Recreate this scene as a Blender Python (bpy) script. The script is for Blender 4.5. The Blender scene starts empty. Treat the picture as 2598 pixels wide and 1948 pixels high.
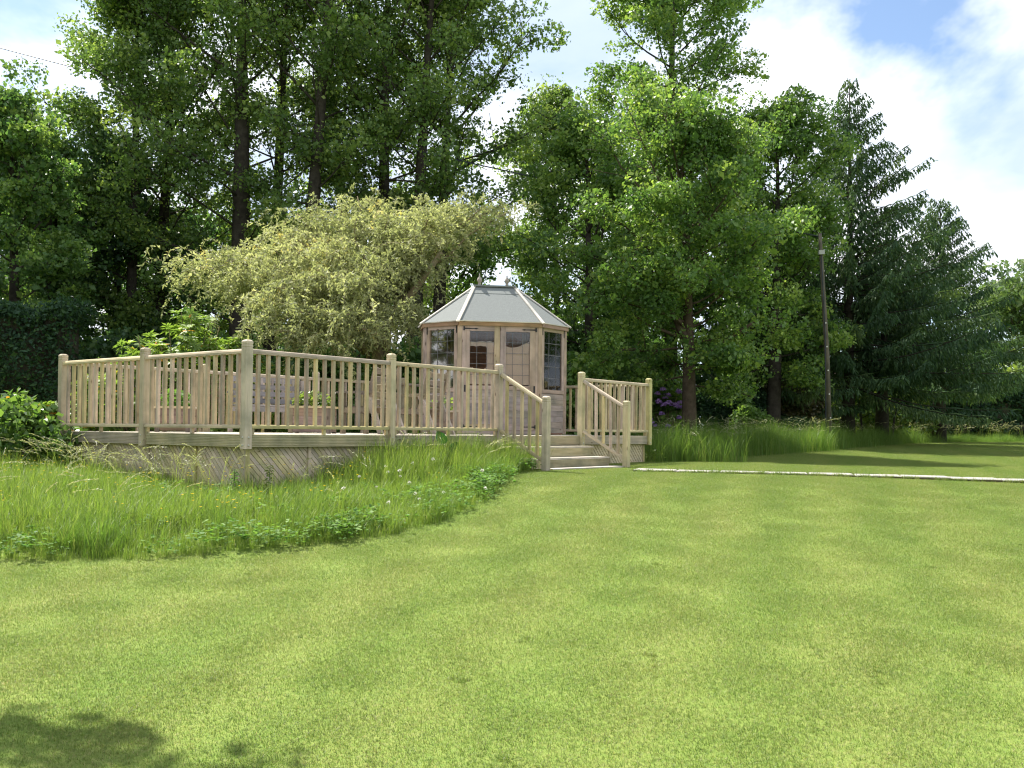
import bpy, math, random
import numpy as np
from mathutils import Matrix, Vector

sc = bpy.context.scene
COL = sc.collection
R = math.radians

# ------------------------------------------------------------------ camera
F_PX, W_PX, H_PX = 2467.0, 2598.0, 1948.0
EYE = 0.60
PITCH, ROLL = 1.0, 0.64
SHIFT = 74.0
cam_d = bpy.data.cameras.new('camera')
cam = bpy.data.objects.new('camera', cam_d)
COL.objects.link(cam)
cam_d.sensor_width = 36.0
cam_d.lens = 36.0 * F_PX / W_PX
cam_d.shift_y = SHIFT / W_PX
cam_d.clip_start, cam_d.clip_end = 0.05, 3000.0
CAM_R = Matrix.Rotation(R(90 + PITCH), 3, 'X') @ Matrix.Rotation(R(ROLL), 3, 'Z')
cam.matrix_world = Matrix.Translation((0, 0, EYE)) @ CAM_R.to_4x4()
sc.camera = cam

# ------------------------------------------------------------------ sun, sky, exposure
SUN_EL, SUN_AZ = R(56), R(-42)          # azimuth from +Y towards +X
sun_dir = Vector((math.sin(SUN_AZ) * math.cos(SUN_EL), math.cos(SUN_AZ) * math.cos(SUN_EL), math.sin(SUN_EL)))
sun_d = bpy.data.lights.new('sun', 'SUN')
sun_d.energy = 4.3
sun_d.angle = R(0.53)
sun_d.color = (1.0, 0.95, 0.86)
sun = bpy.data.objects.new('sun', sun_d)
COL.objects.link(sun)
sun.rotation_euler = sun_dir.to_track_quat('Z', 'Y').to_euler()
sun.location = (30, 20, 60)

w = bpy.data.worlds.new('World')
sc.world = w
w.use_nodes = True
nt = w.node_tree
nt.nodes.clear()
def N(tree, typ, **kw):
    n = tree.nodes.new(typ)
    for k, v in kw.items():
        if k == 'inp':
            for kk, vv in v.items():
                n.inputs[kk].default_value = vv
        else:
            setattr(n, k, v)
    return n
def L(tree, a, b):
    tree.links.new(a, b)
def ramp(tree, stops, fac=None, interp='LINEAR'):
    n = tree.nodes.new('ShaderNodeValToRGB')
    n.color_ramp.interpolation = interp
    el = n.color_ramp.elements
    while len(el) < len(stops):
        el.new(0.5)
    for e, (p, c) in zip(el, stops):
        e.position = p
        e.color = (c[0], c[1], c[2], 1.0) if len(c) == 3 else c
    if fac is not None:
        tree.links.new(fac, n.inputs[0])
    return n
def math_n(tree, op, a, b=None, clamp=False):
    n = tree.nodes.new('ShaderNodeMath')
    n.operation = op
    n.use_clamp = clamp
    for i, v in enumerate((a, b)):
        if v is None:
            continue
        if isinstance(v, (int, float)):
            n.inputs[i].default_value = v
        else:
            tree.links.new(v, n.inputs[i])
    return n.outputs[0]

out = N(nt, 'ShaderNodeOutputWorld')
sky = N(nt, 'ShaderNodeTexSky', sky_type='NISHITA')
sky.sun_disc = False
sky.sun_elevation = SUN_EL
sky.sun_rotation = SUN_AZ
sky.air_density = 1.0
sky.dust_density = 0.6
sky.ozone_density = 1.6
bg_sky = N(nt, 'ShaderNodeBackground', inp={'Strength': 0.075})
L(nt, sky.outputs[0], bg_sky.inputs['Color'])
# broken cumulus: noise on the view direction flattened onto a cloud layer
tc = N(nt, 'ShaderNodeTexCoord')
sep = N(nt, 'ShaderNodeSeparateXYZ')
L(nt, tc.outputs['Generated'], sep.inputs[0])
zc = math_n(nt, 'ADD', math_n(nt, 'ABSOLUTE', sep.outputs['Z']), 0.32)
cx = math_n(nt, 'DIVIDE', sep.outputs['X'], zc)
cy = math_n(nt, 'DIVIDE', sep.outputs['Y'], zc)
comb = N(nt, 'ShaderNodeCombineXYZ')
L(nt, cx, comb.inputs[0]); L(nt, cy, comb.inputs[1])
CLOUD_OFF = (-14.2386, 8.8357, -0.9141)
mp = N(nt, 'ShaderNodeMapping')
mp.inputs['Location'].default_value = CLOUD_OFF
L(nt, comb.outputs[0], mp.inputs[0])
n1 = N(nt, 'ShaderNodeTexNoise', inp={'Scale': 1.25, 'Detail': 7.0, 'Roughness': 0.56, 'Distortion': 0.25})
L(nt, mp.outputs[0], n1.inputs['Vector'])
mask = ramp(nt, [(0.345, (0, 0, 0)), (0.435, (0.74, 0.74, 0.74)), (0.53, (1, 1, 1))], n1.outputs[0])
n2 = N(nt, 'ShaderNodeTexNoise', inp={'Scale': 2.3, 'Detail': 5.0, 'Roughness': 0.5})
mp2 = N(nt, 'ShaderNodeMapping')
mp2.inputs['Location'].default_value = (11.0, 2.2, 4.0)
L(nt, comb.outputs[0], mp2.inputs[0]); L(nt, mp2.outputs[0], n2.inputs['Vector'])
ccol = ramp(nt, [(0.36, (0.48, 0.56, 0.70)), (0.52, (0.76, 0.80, 0.86)), (0.64, (0.98, 0.98, 0.98))], n2.outputs[0])
bg_cl = N(nt, 'ShaderNodeBackground', inp={'Strength': 0.68})
L(nt, ccol.outputs[0], bg_cl.inputs['Color'])
mixw = N(nt, 'ShaderNodeMixShader')
L(nt, mask.outputs[0], mixw.inputs[0]); L(nt, bg_sky.outputs[0], mixw.inputs[1]); L(nt, bg_cl.outputs[0], mixw.inputs[2])
L(nt, mixw.outputs[0], out.inputs['Surface'])

sc.view_settings.view_transform = 'Standard'
sc.view_settings.look = 'None'
sc.view_settings.gamma = 1.0
sc.view_settings.use_curve_mapping = False
sc.view_settings.exposure = 1.4
sc.render.engine = 'CYCLES'
sc.cycles.max_bounces = 7
sc.cycles.diffuse_bounces = 4
sc.cycles.pixel_filter_type = 'BLACKMAN_HARRIS'
sc.cycles.filter_width = 1.2
sc.cycles.adaptive_threshold = 0.006
sc.cycles.glossy_bounces = 3
sc.cycles.transmission_bounces = 5
sc.cycles.transparent_max_bounces = 8
sc.cycles.sample_clamp_indirect = 4.0
sc.cycles.use_denoising = True
sc.cycles.denoiser = 'OPENIMAGEDENOISE'

# ------------------------------------------------------------------ terrain and pixel helpers
def softplus(t, k):
    return k * np.log1p(np.exp(np.clip(t / k, -60, 60)))
def zg(x, y):
    x = np.asarray(x, float); y = np.asarray(y, float)
    d = softplus(12.8 - y, 0.7)
    d = 14.5 - softplus(14.5 - d, 1.0)
    z = 0.03 - 0.10 * d
    far = softplus(y - 19.3, 0.8)
    z = z + 0.028 * np.minimum(far, 5.0) + 0.011 * np.clip(far - 5.0, 0, 40.0)
    z = z - 0.022 * softplus(-x - 1.5, 0.8) * np.exp(-((y - 11) / 12.0) ** 2)
    z = z + 0.010 * np.sin(0.9 * x + 0.4 * y) * np.sin(0.7 * y - 0.3 * x + 1.0)
    return z
def zgf(x, y):
    return float(zg(x, y))
def ray(u, v):
    d = CAM_R @ Vector(((u - W_PX / 2) / F_PX, -(v - (H_PX / 2 + SHIFT)) / F_PX, -1.0))
    return d / d.y
def at(u, v, y):
    """world point seen at photo pixel (u, v), at depth y"""
    d = ray(u, v)
    return Vector((d.x * y, y, EYE + d.z * y))
def ground_at(u, v):
    d = ray(u, v)
    lo = 2.0
    for i in range(4000):
        y = 2.0 + i * 0.02
        if EYE + d.z * y <= zgf(d.x * y, y):
            return Vector((d.x * y, y, zgf(d.x * y, y)))
    return Vector((d.x * 60, 60, 0))

# ------------------------------------------------------------------ object helpers
def link(o, parent=None):
    COL.objects.link(o)
    if parent is not None:
        o.parent = parent
    return o
def thing(name, label, cat, loc=(0, 0, 0), rotz=0.0, group=None):
    o = bpy.data.objects.new(name, None)
    o.empty_display_size = 0.2
    link(o)
    o.location = loc
    o.rotation_euler = (0, 0, rotz)
    o['label'] = label
    o['category'] = cat
    if group:
        o['group'] = group
    return o
def part(name, me, parent, loc=(0, 0, 0), rot=(0, 0, 0), mat=None):
    o = bpy.data.objects.new(name, me)
    link(o, parent)
    o.location = loc
    o.rotation_euler = rot
    if mat is not None and not me.materials:
        me.materials.append(mat)
    return o
class MB:
    def __init__(s):
        s.v = []; s.f = []
    def add(s, vs, fs):
        b = len(s.v)
        s.v.extend([tuple(p) for p in vs])
        s.f.extend([tuple(i + b for i in f) for f in fs])
        return s
    def box(s, c, d, m=None):
        hx, hy, hz = d[0] / 2, d[1] / 2, d[2] / 2
        vs = [Vector((sx * hx, sy * hy, sz * hz)) for sz in (-1, 1) for sy in (-1, 1) for sx in (-1, 1)]
        if m is not None:
            vs = [m @ p for p in vs]
        vs = [p + Vector(c) for p in vs]
        return s.add(vs, [(0, 2, 3, 1), (4, 5, 7, 6), (0, 1, 5, 4), (2, 6, 7, 3), (0, 4, 6, 2), (1, 3, 7, 5)])
    def prism(s, prof, x0, x1, m=None, off=(0, 0, 0)):
        """prof: list of (y, z), counter-clockwise; extruded along x"""
        n = len(prof)
        vs = [Vector((x0, a, b)) for a, b in prof] + [Vector((x1, a, b)) for a, b in prof]
        if m is not None:
            vs = [m @ p for p in vs]
        vs = [p + Vector(off) for p in vs]
        fs = [tuple(reversed(range(n))), tuple(range(n, 2 * n))]
        fs += [(i, (i + 1) % n, n + (i + 1) % n, n + i) for i in range(n)]
        return s.add(vs, fs)
    def rings(s, rings):
        """list of equal-length vertex loops joined into a closed skin"""
        n = len(rings[0]); vs = [p for r_ in rings for p in r_]; fs = []
        for k in range(len(rings) - 1):
            for i in range(n):
                j = (i + 1) % n
                fs.append((k * n + i, k * n + j, (k + 1) * n + j, (k + 1) * n + i))
        fs.append(tuple(reversed(range(n))))
        fs.append(tuple(range((len(rings) - 1) * n, len(rings) * n)))
        return s.add(vs, fs)
    def square_lathe(s, prof, c=(0, 0, 0), ch=0.12):
        rr = []
        for h, z in prof:
            k = h * ch
            ring = [(h, -h + k), (h, h - k), (h - k, h), (-h + k, h), (-h, h - k), (-h, -h + k), (-h + k, -h), (h - k, -h)]
            rr.append([(a + c[0], b + c[1], z + c[2]) for a, b in ring])
        return s.rings(rr)
    def lathe(s, prof, c=(0, 0, 0), n=12):
        return s.rings([[(r_ * math.cos(2 * math.pi * i / n) + c[0], r_ * math.sin(2 * math.pi * i / n) + c[1], z + c[2]) for i in range(n)] for r_, z in prof])
    def tube(s, pts, rad, n=6):
        pts = [Vector(p) for p in pts]
        rr = []
        for i, p in enumerate(pts):
            t = (pts[min(i + 1, len(pts) - 1)] - pts[max(i - 1, 0)]).normalized()
            a = t.cross(Vector((0.31, 0.95, 0.12)))
            if a.length < 1e-3:
                a = t.cross(Vector((1, 0, 0)))
            a.normalize(); b = t.cross(a)
            q = rad[i] if hasattr(rad, '__len__') else rad
            rr.append([p + (a * math.cos(2 * math.pi * k / n) + b * math.sin(2 * math.pi * k / n)) * q for k in range(n)])
        return s.rings(rr)
    def mesh(s, name, mat=None, smooth=False):
        me = bpy.data.meshes.new(name)
        me.from_pydata(s.v, [], s.f)
        if smooth:
            me.polygons.foreach_set('use_smooth', [True] * len(me.polygons))
        me.update()
        if mat is not None:
            me.materials.append(mat)
        return me
    def obj(s, name, mat, parent=None, loc=(0, 0, 0), rot=(0, 0, 0), smooth=False):
        return part(name, s.mesh(name, mat, smooth), parent, loc, rot)

# ------------------------------------------------------------------ materials
def new_mat(name):
    m = bpy.data.materials.new(name)
    m.use_nodes = True
    t = m.node_tree
    t.nodes.clear()
    o = N(t, 'ShaderNodeOutputMaterial')
    return m, t, o
def wood(name, cols, axis='z', rough=0.75, vary=0.18, grain=26.0, knots=True, bump=0.25):
    m, t, o = new_mat(name)
    p = N(t, 'ShaderNodeBsdfPrincipled', inp={'Roughness': rough, 'Specular IOR Level': 0.25})
    tc = N(t, 'ShaderNodeTexCoord')
    oi = N(t, 'ShaderNodeObjectInfo')
    off = N(t, 'ShaderNodeVectorMath', operation='ADD')
    L(t, tc.outputs['Object'], off.inputs[0])
    rv = math_n(t, 'MULTIPLY', oi.outputs['Random'], 37.0)
    cb = N(t, 'ShaderNodeCombineXYZ')
    for i in range(3):
        L(t, rv, cb.inputs[i])
    L(t, cb.outputs[0], off.inputs[1])
    mp = N(t, 'ShaderNodeMapping')
    s = {'x': (0.06, 1, 1), 'y': (1, 0.06, 1), 'z': (1, 1, 0.06)}[axis]
    mp.inputs['Scale'].default_value = s
    L(t, off.outputs[0], mp.inputs[0])
    n = N(t, 'ShaderNodeTexNoise', inp={'Scale': grain, 'Detail': 6.0, 'Roughness': 0.6, 'Distortion': 0.4})
    L(t, mp.outputs[0], n.inputs['Vector'])
    rp = ramp(t, [(0.25, cols[0]), (0.5, cols[1]), (0.78, cols[2])], n.outputs[0])
    # weathering patches
    n2 = N(t, 'ShaderNodeTexNoise', inp={'Scale': 3.0, 'Detail': 4.0, 'Roughness': 0.6})
    L(t, off.outputs[0], n2.inputs['Vector'])
    wp = ramp(t, [(0.33, (0.66, 0.69, 0.66)), (0.62, (1.08, 1.04, 1.0))], n2.outputs[0])
    mul = N(t, 'ShaderNodeMix', data_type='RGBA', blend_type='MULTIPLY', inp={0: 1.0})
    L(t, rp.outputs[0], mul.inputs[6]); L(t, wp.outputs[0], mul.inputs[7])
    col = mul.outputs[2]
    if knots:
        vo = N(t, 'ShaderNodeTexVoronoi', inp={'Scale': 5.0})
        mk = N(t, 'ShaderNodeMapping')
        mk.inputs['Scale'].default_value = tuple(0.55 if q < 0.5 else 1.4 for q in s)
        L(t, off.outputs[0], mk.inputs[0]); L(t, mk.outputs[0], vo.inputs['Vector'])
        kr = ramp(t, [(0.05, (0.35, 0.28, 0.22)), (0.11, (1, 1, 1))], vo.outputs['Distance'])
        m2 = N(t, 'ShaderNodeMix', data_type='RGBA', blend_type='MULTIPLY', inp={0: 0.85})
        L(t, col, m2.inputs[6]); L(t, kr.outputs[0], m2.inputs[7])
        col = m2.outputs[2]
    hs = N(t, 'ShaderNodeHueSaturation')
    L(t, math_n(t, 'ADD', math_n(t, 'MULTIPLY', oi.outputs['Random'], 2 * vary), 1.0 - vary), hs.inputs['Value'])
    rr = math_n(t, 'FRACT', math_n(t, 'MULTIPLY', oi.outputs['Random'], 7.31))
    L(t, math_n(t, 'ADD', math_n(t, 'MULTIPLY', rr, 0.05), 0.475), hs.inputs['Hue'])
    L(t, math_n(t, 'ADD', math_n(t, 'MULTIPLY', rr, 0.5), 0.7), hs.inputs['Saturation'])
    L(t, col, hs.inputs['Color'])
    L(t, hs.outputs[0], p.inputs['Base Color'])
    bp = N(t, 'ShaderNodeBump', inp={'Strength': bump, 'Distance': 0.004})
    L(t, n.outputs[0], bp.inputs['Height']); L(t, bp.outputs[0], p.inputs['Normal'])
    L(t, p.outputs[0], o.inputs[0])
    return m
def plain(name, col, rough=0.6, metal=0.0, noise=0.0, scale=8.0, spec=0.4, bump=0.0):
    m, t, o = new_mat(name)
    p = N(t, 'ShaderNodeBsdfPrincipled', inp={'Roughness': rough, 'Metallic': metal, 'Base Color': (*col, 1), 'Specular IOR Level': spec})
    if noise or bump:
        tc = N(t, 'ShaderNodeTexCoord')
        n = N(t, 'ShaderNodeTexNoise', inp={'Scale': scale, 'Detail': 6.0, 'Roughness': 0.62})
        L(t, tc.outputs['Object'], n.inputs['Vector'])
        a = tuple(max(0, c * (1 - noise)) for c in col); b = tuple(c * (1 + noise) for c in col)
        rp = ramp(t, [(0.3, a), (0.7, b)], n.outputs[0])
        L(t, rp.outputs[0], p.inputs['Base Color'])
        if bump:
            bp = N(t, 'ShaderNodeBump', inp={'Strength': bump, 'Distance': 0.01})
            L(t, n.outputs[0], bp.inputs['Height']); L(t, bp.outputs[0], p.inputs['Normal'])
    L(t, p.outputs[0], o.inputs[0])
    return m
def stripes(t, pos):
    sp = N(t, 'ShaderNodeSeparateXYZ')
    L(t, pos, sp.inputs[0])
    a = math_n(t, 'ADD', math_n(t, 'MULTIPLY', sp.outputs['X'], 5.6), math_n(t, 'MULTIPLY', sp.outputs['Y'], -1.7))
    return math_n(t, 'MULTIPLY', math_n(t, 'SINE', a), 0.05)
def leaf_mat(name, stops, trans=0.4, tcol=(1.25, 1.3, 0.7), rough=0.42, spec=0.4, world_noise=0.0):
    """stops: colour ramp over the per-leaf 'tint' attribute"""
    m, t, o = new_mat(name)
    at_ = N(t, 'ShaderNodeAttribute', attribute_name='tint')
    fac = at_.outputs['Fac']
    if world_noise:
        g = N(t, 'ShaderNodeNewGeometry')
        n = N(t, 'ShaderNodeTexNoise', inp={'Scale': 0.55, 'Detail': 5.0, 'Roughness': 0.65})
        L(t, g.outputs['Position'], n.inputs['Vector'])
        fac = math_n(t, 'ADD', fac, math_n(t, 'MULTIPLY', math_n(t, 'SUBTRACT', n.outputs[0], 0.5), world_noise))
        fac = math_n(t, 'ADD', fac, stripes(t, g.outputs['Position']))
        n5 = N(t, 'ShaderNodeTexNoise', inp={'Scale': 4.5, 'Detail': 4.0, 'Roughness': 0.7})
        L(t, g.outputs['Position'], n5.inputs['Vector'])
        fac = math_n(t, 'ADD', fac, math_n(t, 'MULTIPLY', math_n(t, 'SUBTRACT', n5.outputs[0], 0.5), 0.42))
    rp = ramp(t, stops, fac)
    p = N(t, 'ShaderNodeBsdfPrincipled', inp={'Roughness': rough, 'Specular IOR Level': spec})
    L(t, rp.outputs[0], p.inputs['Base Color'])
    tr = N(t, 'ShaderNodeBsdfTranslucent')
    mu = N(t, 'ShaderNodeMix', data_type='RGBA', blend_type='MULTIPLY', inp={0: 1.0, 7: (*tcol, 1)})
    L(t, rp.outputs[0], mu.inputs[6]); L(t, mu.outputs[2], tr.inputs['Color'])
    mx = N(t, 'ShaderNodeMixShader', inp={0: trans})
    L(t, p.outputs[0], mx.inputs[1]); L(t, tr.outputs[0], mx.inputs[2])
    L(t, mx.outputs[0], o.inputs[0])
    return m

M = {}
PINE = [(0.35, 0.285, 0.165), (0.50, 0.415, 0.26), (0.58, 0.495, 0.335)]
for ax in 'xyz':
    M['pine_' + ax] = wood('treated_pine_' + ax, PINE, ax, vary=0.17)
M['pine_post'] = wood('treated_pine_post', [(0.36, 0.305, 0.18), (0.50, 0.43, 0.275), (0.57, 0.505, 0.345)], 'z', vary=0.12)
M['baluster'] = wood('baluster_pine', [(0.33, 0.255, 0.165), (0.48, 0.385, 0.265), (0.56, 0.47, 0.34)], 'z', vary=0.22)
M['deck'] = wood('deck_board', [(0.40, 0.36, 0.30), (0.52, 0.47, 0.40), (0.60, 0.55, 0.48)], 'x', vary=0.12)
M['deck_edge'] = wood('grooved_edge_board', [(0.33, 0.285, 0.205), (0.46, 0.405, 0.305), (0.53, 0.475, 0.375)], 'x', vary=0.10)
M['lattice'] = wood('lattice_slat', [(0.46, 0.37, 0.24), (0.60, 0.50, 0.345), (0.68, 0.58, 0.43)], 'x', vary=0.10, knots=False)
M['cedar_x'] = wood('faded_cedar_boards', [(0.22, 0.185, 0.17), (0.31, 0.265, 0.245), (0.38, 0.335, 0.315)], 'x', vary=0.10)
M['cedar_z'] = wood('faded_cedar_frame', [(0.28, 0.205, 0.165), (0.39, 0.30, 0.245), (0.46, 0.375, 0.315)], 'z', vary=0.08)
M['cedar_xf'] = wood('faded_cedar_rail', [(0.28, 0.205, 0.165), (0.39, 0.30, 0.245), (0.46, 0.375, 0.315)], 'x', vary=0.08)
M['fascia'] = wood('orange_fascia', [(0.22, 0.13, 0.065), (0.31, 0.195, 0.105), (0.38, 0.26, 0.155)], 'x', vary=0.06)
M['inner'] = wood('interior_red_wood', [(0.22, 0.085, 0.055), (0.33, 0.135, 0.085), (0.42, 0.19, 0.125)], 'x', vary=0.10)
M['hip'] = wood('pale_hip_strip', [(0.46, 0.42, 0.39), (0.58, 0.54, 0.50), (0.66, 0.62, 0.58)], 'x', vary=0.04, knots=False)
M['bench'] = wood('weathered_bench', [(0.19, 0.175, 0.18), (0.27, 0.25, 0.26), (0.34, 0.325, 0.335)], 'x', vary=0.12)
M['chair'] = wood('brown_chair', [(0.13, 0.10, 0.075), (0.20, 0.165, 0.13), (0.28, 0.24, 0.20)], 'x', vary=0.14)
M['chair_z'] = wood('brown_chair_upright', [(0.13, 0.10, 0.075), (0.20, 0.165, 0.13), (0.28, 0.24, 0.20)], 'z', vary=0.14)
M['bench_z'] = wood('weathered_bench_upright', [(0.24, 0.20, 0.17), (0.34, 0.29, 0.26), (0.42, 0.38, 0.35)], 'z', vary=0.12)
M['planter'] = wood('planter_boards', [(0.15, 0.105, 0.08), (0.23, 0.165, 0.13), (0.31, 0.235, 0.195)], 'x', vary=0.12)
M['felt'] = plain('green_grey_roof_felt', (0.185, 0.197, 0.192), 0.92, noise=0.2, scale=60.0, spec=0.15, bump=0.15)
M['iron'] = plain('black_iron', (0.03, 0.03, 0.033), 0.5, 0.6)
M['zinc'] = plain('zinc_bolt', (0.55, 0.55, 0.52), 0.4, 0.9)
M['lead'] = plain('lead_strip', (0.17, 0.165, 0.17), 0.55, 0.2)
M['sheet'] = plain('faded_cover_sheet', (0.76, 0.62, 0.54), 0.85, noise=0.05, scale=5.0, spec=0.1)
M['slab'] = plain('pale_paving_slab', (0.33, 0.31, 0.285), 0.92, noise=0.22, scale=9.0, spec=0.2, bump=0.2)
M['soil'] = plain('soil', (0.06, 0.045, 0.03), 0.95, noise=0.4, scale=20.0, spec=0.1)
M['finial'] = plain('weathered_finial', (0.30, 0.26, 0.23), 0.8, noise=0.2, scale=30.0)
M['bark'] = plain('dark_bark', (0.050, 0.043, 0.035), 0.95, noise=0.45, scale=7.0, spec=0.1, bump=0.8)
M['bark_brown'] = plain('brown_bark', (0.085, 0.064, 0.045), 0.95, noise=0.4, scale=7.0, spec=0.1, bump=0.8)
M['twig'] = plain('pale_twig', (0.22, 0.18, 0.11), 0.9, noise=0.3, scale=12.0, spec=0.1)
M['pole'] = wood('weathered_pole', [(0.07, 0.058, 0.048), (0.11, 0.095, 0.08), (0.16, 0.14, 0.12)], 'z', vary=0.02, knots=False)
M['cable'] = plain('black_cable', (0.02, 0.025, 0.04), 0.5)
M['greybox'] = plain('grey_junction_box', (0.35, 0.35, 0.34), 0.5)
def glass_mat():
    m, t, o = new_mat('window_glass')
    tr = N(t, 'ShaderNodeBsdfTransparent', inp={'Color': (0.95, 0.945, 0.94, 1)})
    gl = N(t, 'ShaderNodeBsdfGlossy', inp={'Roughness': 0.04, 'Color': (1, 1, 1, 1)})
    fr = N(t, 'ShaderNodeFresnel', inp={'IOR': 1.5})
    mx = N(t, 'ShaderNodeMixShader')
    L(t, fr.outputs[0], mx.inputs[0]); L(t, tr.outputs[0], mx.inputs[1]); L(t, gl.outputs[0], mx.inputs[2])
    L(t, mx.outputs[0], o.inputs[0])
    return m
M['glass'] = glass_mat()

# leaves: ramps run dark -> bright over 'tint'
M['alder'] = leaf_mat('alder_leaf', [(0.0, (0.070, 0.13, 0.038)), (0.5, (0.135, 0.225, 0.060)), (1.0, (0.28, 0.36, 0.095))], 0.47, tcol=(1.35, 1.35, 0.75), rough=0.4)
M['maple'] = leaf_mat('maple_leaf', [(0.0, (0.055, 0.12, 0.040)), (0.5, (0.110, 0.205, 0.060)), (1.0, (0.23, 0.33, 0.085))], 0.47, tcol=(1.35, 1.35, 0.75))
M['oak'] = leaf_mat('oak_leaf', [(0.0, (0.068, 0.14, 0.038)), (0.5, (0.135, 0.24, 0.058)), (1.0, (0.28, 0.38, 0.09))], 0.47, tcol=(1.35, 1.35, 0.75), rough=0.4)
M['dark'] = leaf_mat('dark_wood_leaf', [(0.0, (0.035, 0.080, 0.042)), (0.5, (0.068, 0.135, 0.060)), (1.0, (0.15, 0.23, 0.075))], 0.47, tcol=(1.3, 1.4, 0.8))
M['willow'] = leaf_mat('willow_leaf', [(0.0, (0.20, 0.225, 0.105)), (0.45, (0.36, 0.38, 0.19)), (0.85, (0.52, 0.52, 0.30)), (1.0, (0.52, 0.44, 0.16))], 0.47, tcol=(1.1, 1.15, 0.75), rough=0.6, spec=0.2)
M['spruce'] = leaf_mat('spruce_needle', [(0.0, (0.030, 0.066, 0.036)), (0.5, (0.060, 0.112, 0.050)), (1.0, (0.145, 0.205, 0.065))], 0.3, rough=0.65, spec=0.15)
M['rhodo'] = leaf_mat('rhododendron_leaf', [(0.0, (0.09, 0.16, 0.045)), (0.5, (0.17, 0.26, 0.06)), (0.93, (0.30, 0.40, 0.09)), (0.96, (0.50, 0.26, 0.04)), (1.0, (0.55, 0.27, 0.04))], 0.45, tcol=(1.3, 1.35, 0.7), rough=0.5, spec=0.25)
M['shrub'] = leaf_mat('broad_shrub_leaf', [(0.0, (0.05, 0.11, 0.035)), (0.5, (0.11, 0.20, 0.05)), (0.97, (0.24, 0.34, 0.075)), (0.985, (0.50, 0.26, 0.04)), (1.0, (0.55, 0.27, 0.04))], 0.45, tcol=(1.3, 1.35, 0.7), rough=0.38, spec=0.45)
M['lime'] = leaf_mat('lime_shrub_leaf', [(0.0, (0.08, 0.14, 0.03)), (0.5, (0.16, 0.23, 0.05)), (1.0, (0.26, 0.32, 0.08))], 0.4)
M['brownleaf'] = leaf_mat('dull_brown_leaf', [(0.0, (0.05, 0.045, 0.02)), (0.5, (0.09, 0.085, 0.035)), (1.0, (0.16, 0.14, 0.05))], 0.35)
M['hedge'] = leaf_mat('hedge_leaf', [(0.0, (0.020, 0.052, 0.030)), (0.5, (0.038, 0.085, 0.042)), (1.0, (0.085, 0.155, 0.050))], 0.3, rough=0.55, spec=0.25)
M['fargreen'] = leaf_mat('far_leaf', [(0.0, (0.06, 0.105, 0.045)), (0.5, (0.11, 0.175, 0.065)), (1.0, (0.19, 0.25, 0.10))], 0.42)
M['purple'] = leaf_mat('purple_petal', [(0.0, (0.34, 0.18, 0.50)), (1.0, (0.56, 0.36, 0.72))], 0.3, tcol=(1, 1, 1))
LAWN = [(0.0, (0.095, 0.172, 0.027)), (0.25, (0.143, 0.220, 0.041)), (0.5, (0.200, 0.248, 0.060)), (0.72, (0.285, 0.275, 0.108)), (1.0, (0.40, 0.34, 0.19))]
M['lawn_blade'] = leaf_mat('lawn_blade', LAWN, 0.48, tcol=(1.15, 1.15, 0.8), rough=0.45, spec=0.35, world_noise=0.13)
M['meadow'] = leaf_mat('meadow_blade', [(0.0, (0.09, 0.165, 0.028)), (0.45, (0.165, 0.255, 0.045)), (0.8, (0.27, 0.335, 0.075)), (1.0, (0.42, 0.40, 0.19))], 0.5, tcol=(1.15, 1.2, 0.7), rough=0.45, spec=0.3)
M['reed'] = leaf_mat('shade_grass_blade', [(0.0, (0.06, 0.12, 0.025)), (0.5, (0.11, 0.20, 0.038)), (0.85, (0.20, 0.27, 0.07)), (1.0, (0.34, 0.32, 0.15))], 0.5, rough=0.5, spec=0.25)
M['clover'] = leaf_mat('clover_leaf', [(0.0, (0.06, 0.14, 0.03)), (0.5, (0.11, 0.22, 0.045)), (1.0, (0.18, 0.30, 0.07))], 0.45, tcol=(1.25, 1.3, 0.7), rough=0.6, spec=0.2)
M['seed'] = leaf_mat('seed_head', [(0.0, (0.26, 0.27, 0.15)), (1.0, (0.48, 0.47, 0.32))], 0.4)
M['yellow'] = leaf_mat('buttercup_petal', [(0.0, (0.75, 0.48, 0.015)), (1.0, (0.88, 0.68, 0.03))], 0.3, tcol=(1, 1, 1), rough=0.25)
M['white'] = leaf_mat('clover_flower', [(0.0, (0.62, 0.58, 0.52)), (1.0, (0.80, 0.78, 0.74))], 0.3, tcol=(1, 1, 1))
M['dock'] = leaf_mat('dock_leaf', [(0.0, (0.03, 0.10, 0.03)), (1.0, (0.06, 0.15, 0.05))], 0.35, rough=0.3)

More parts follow.
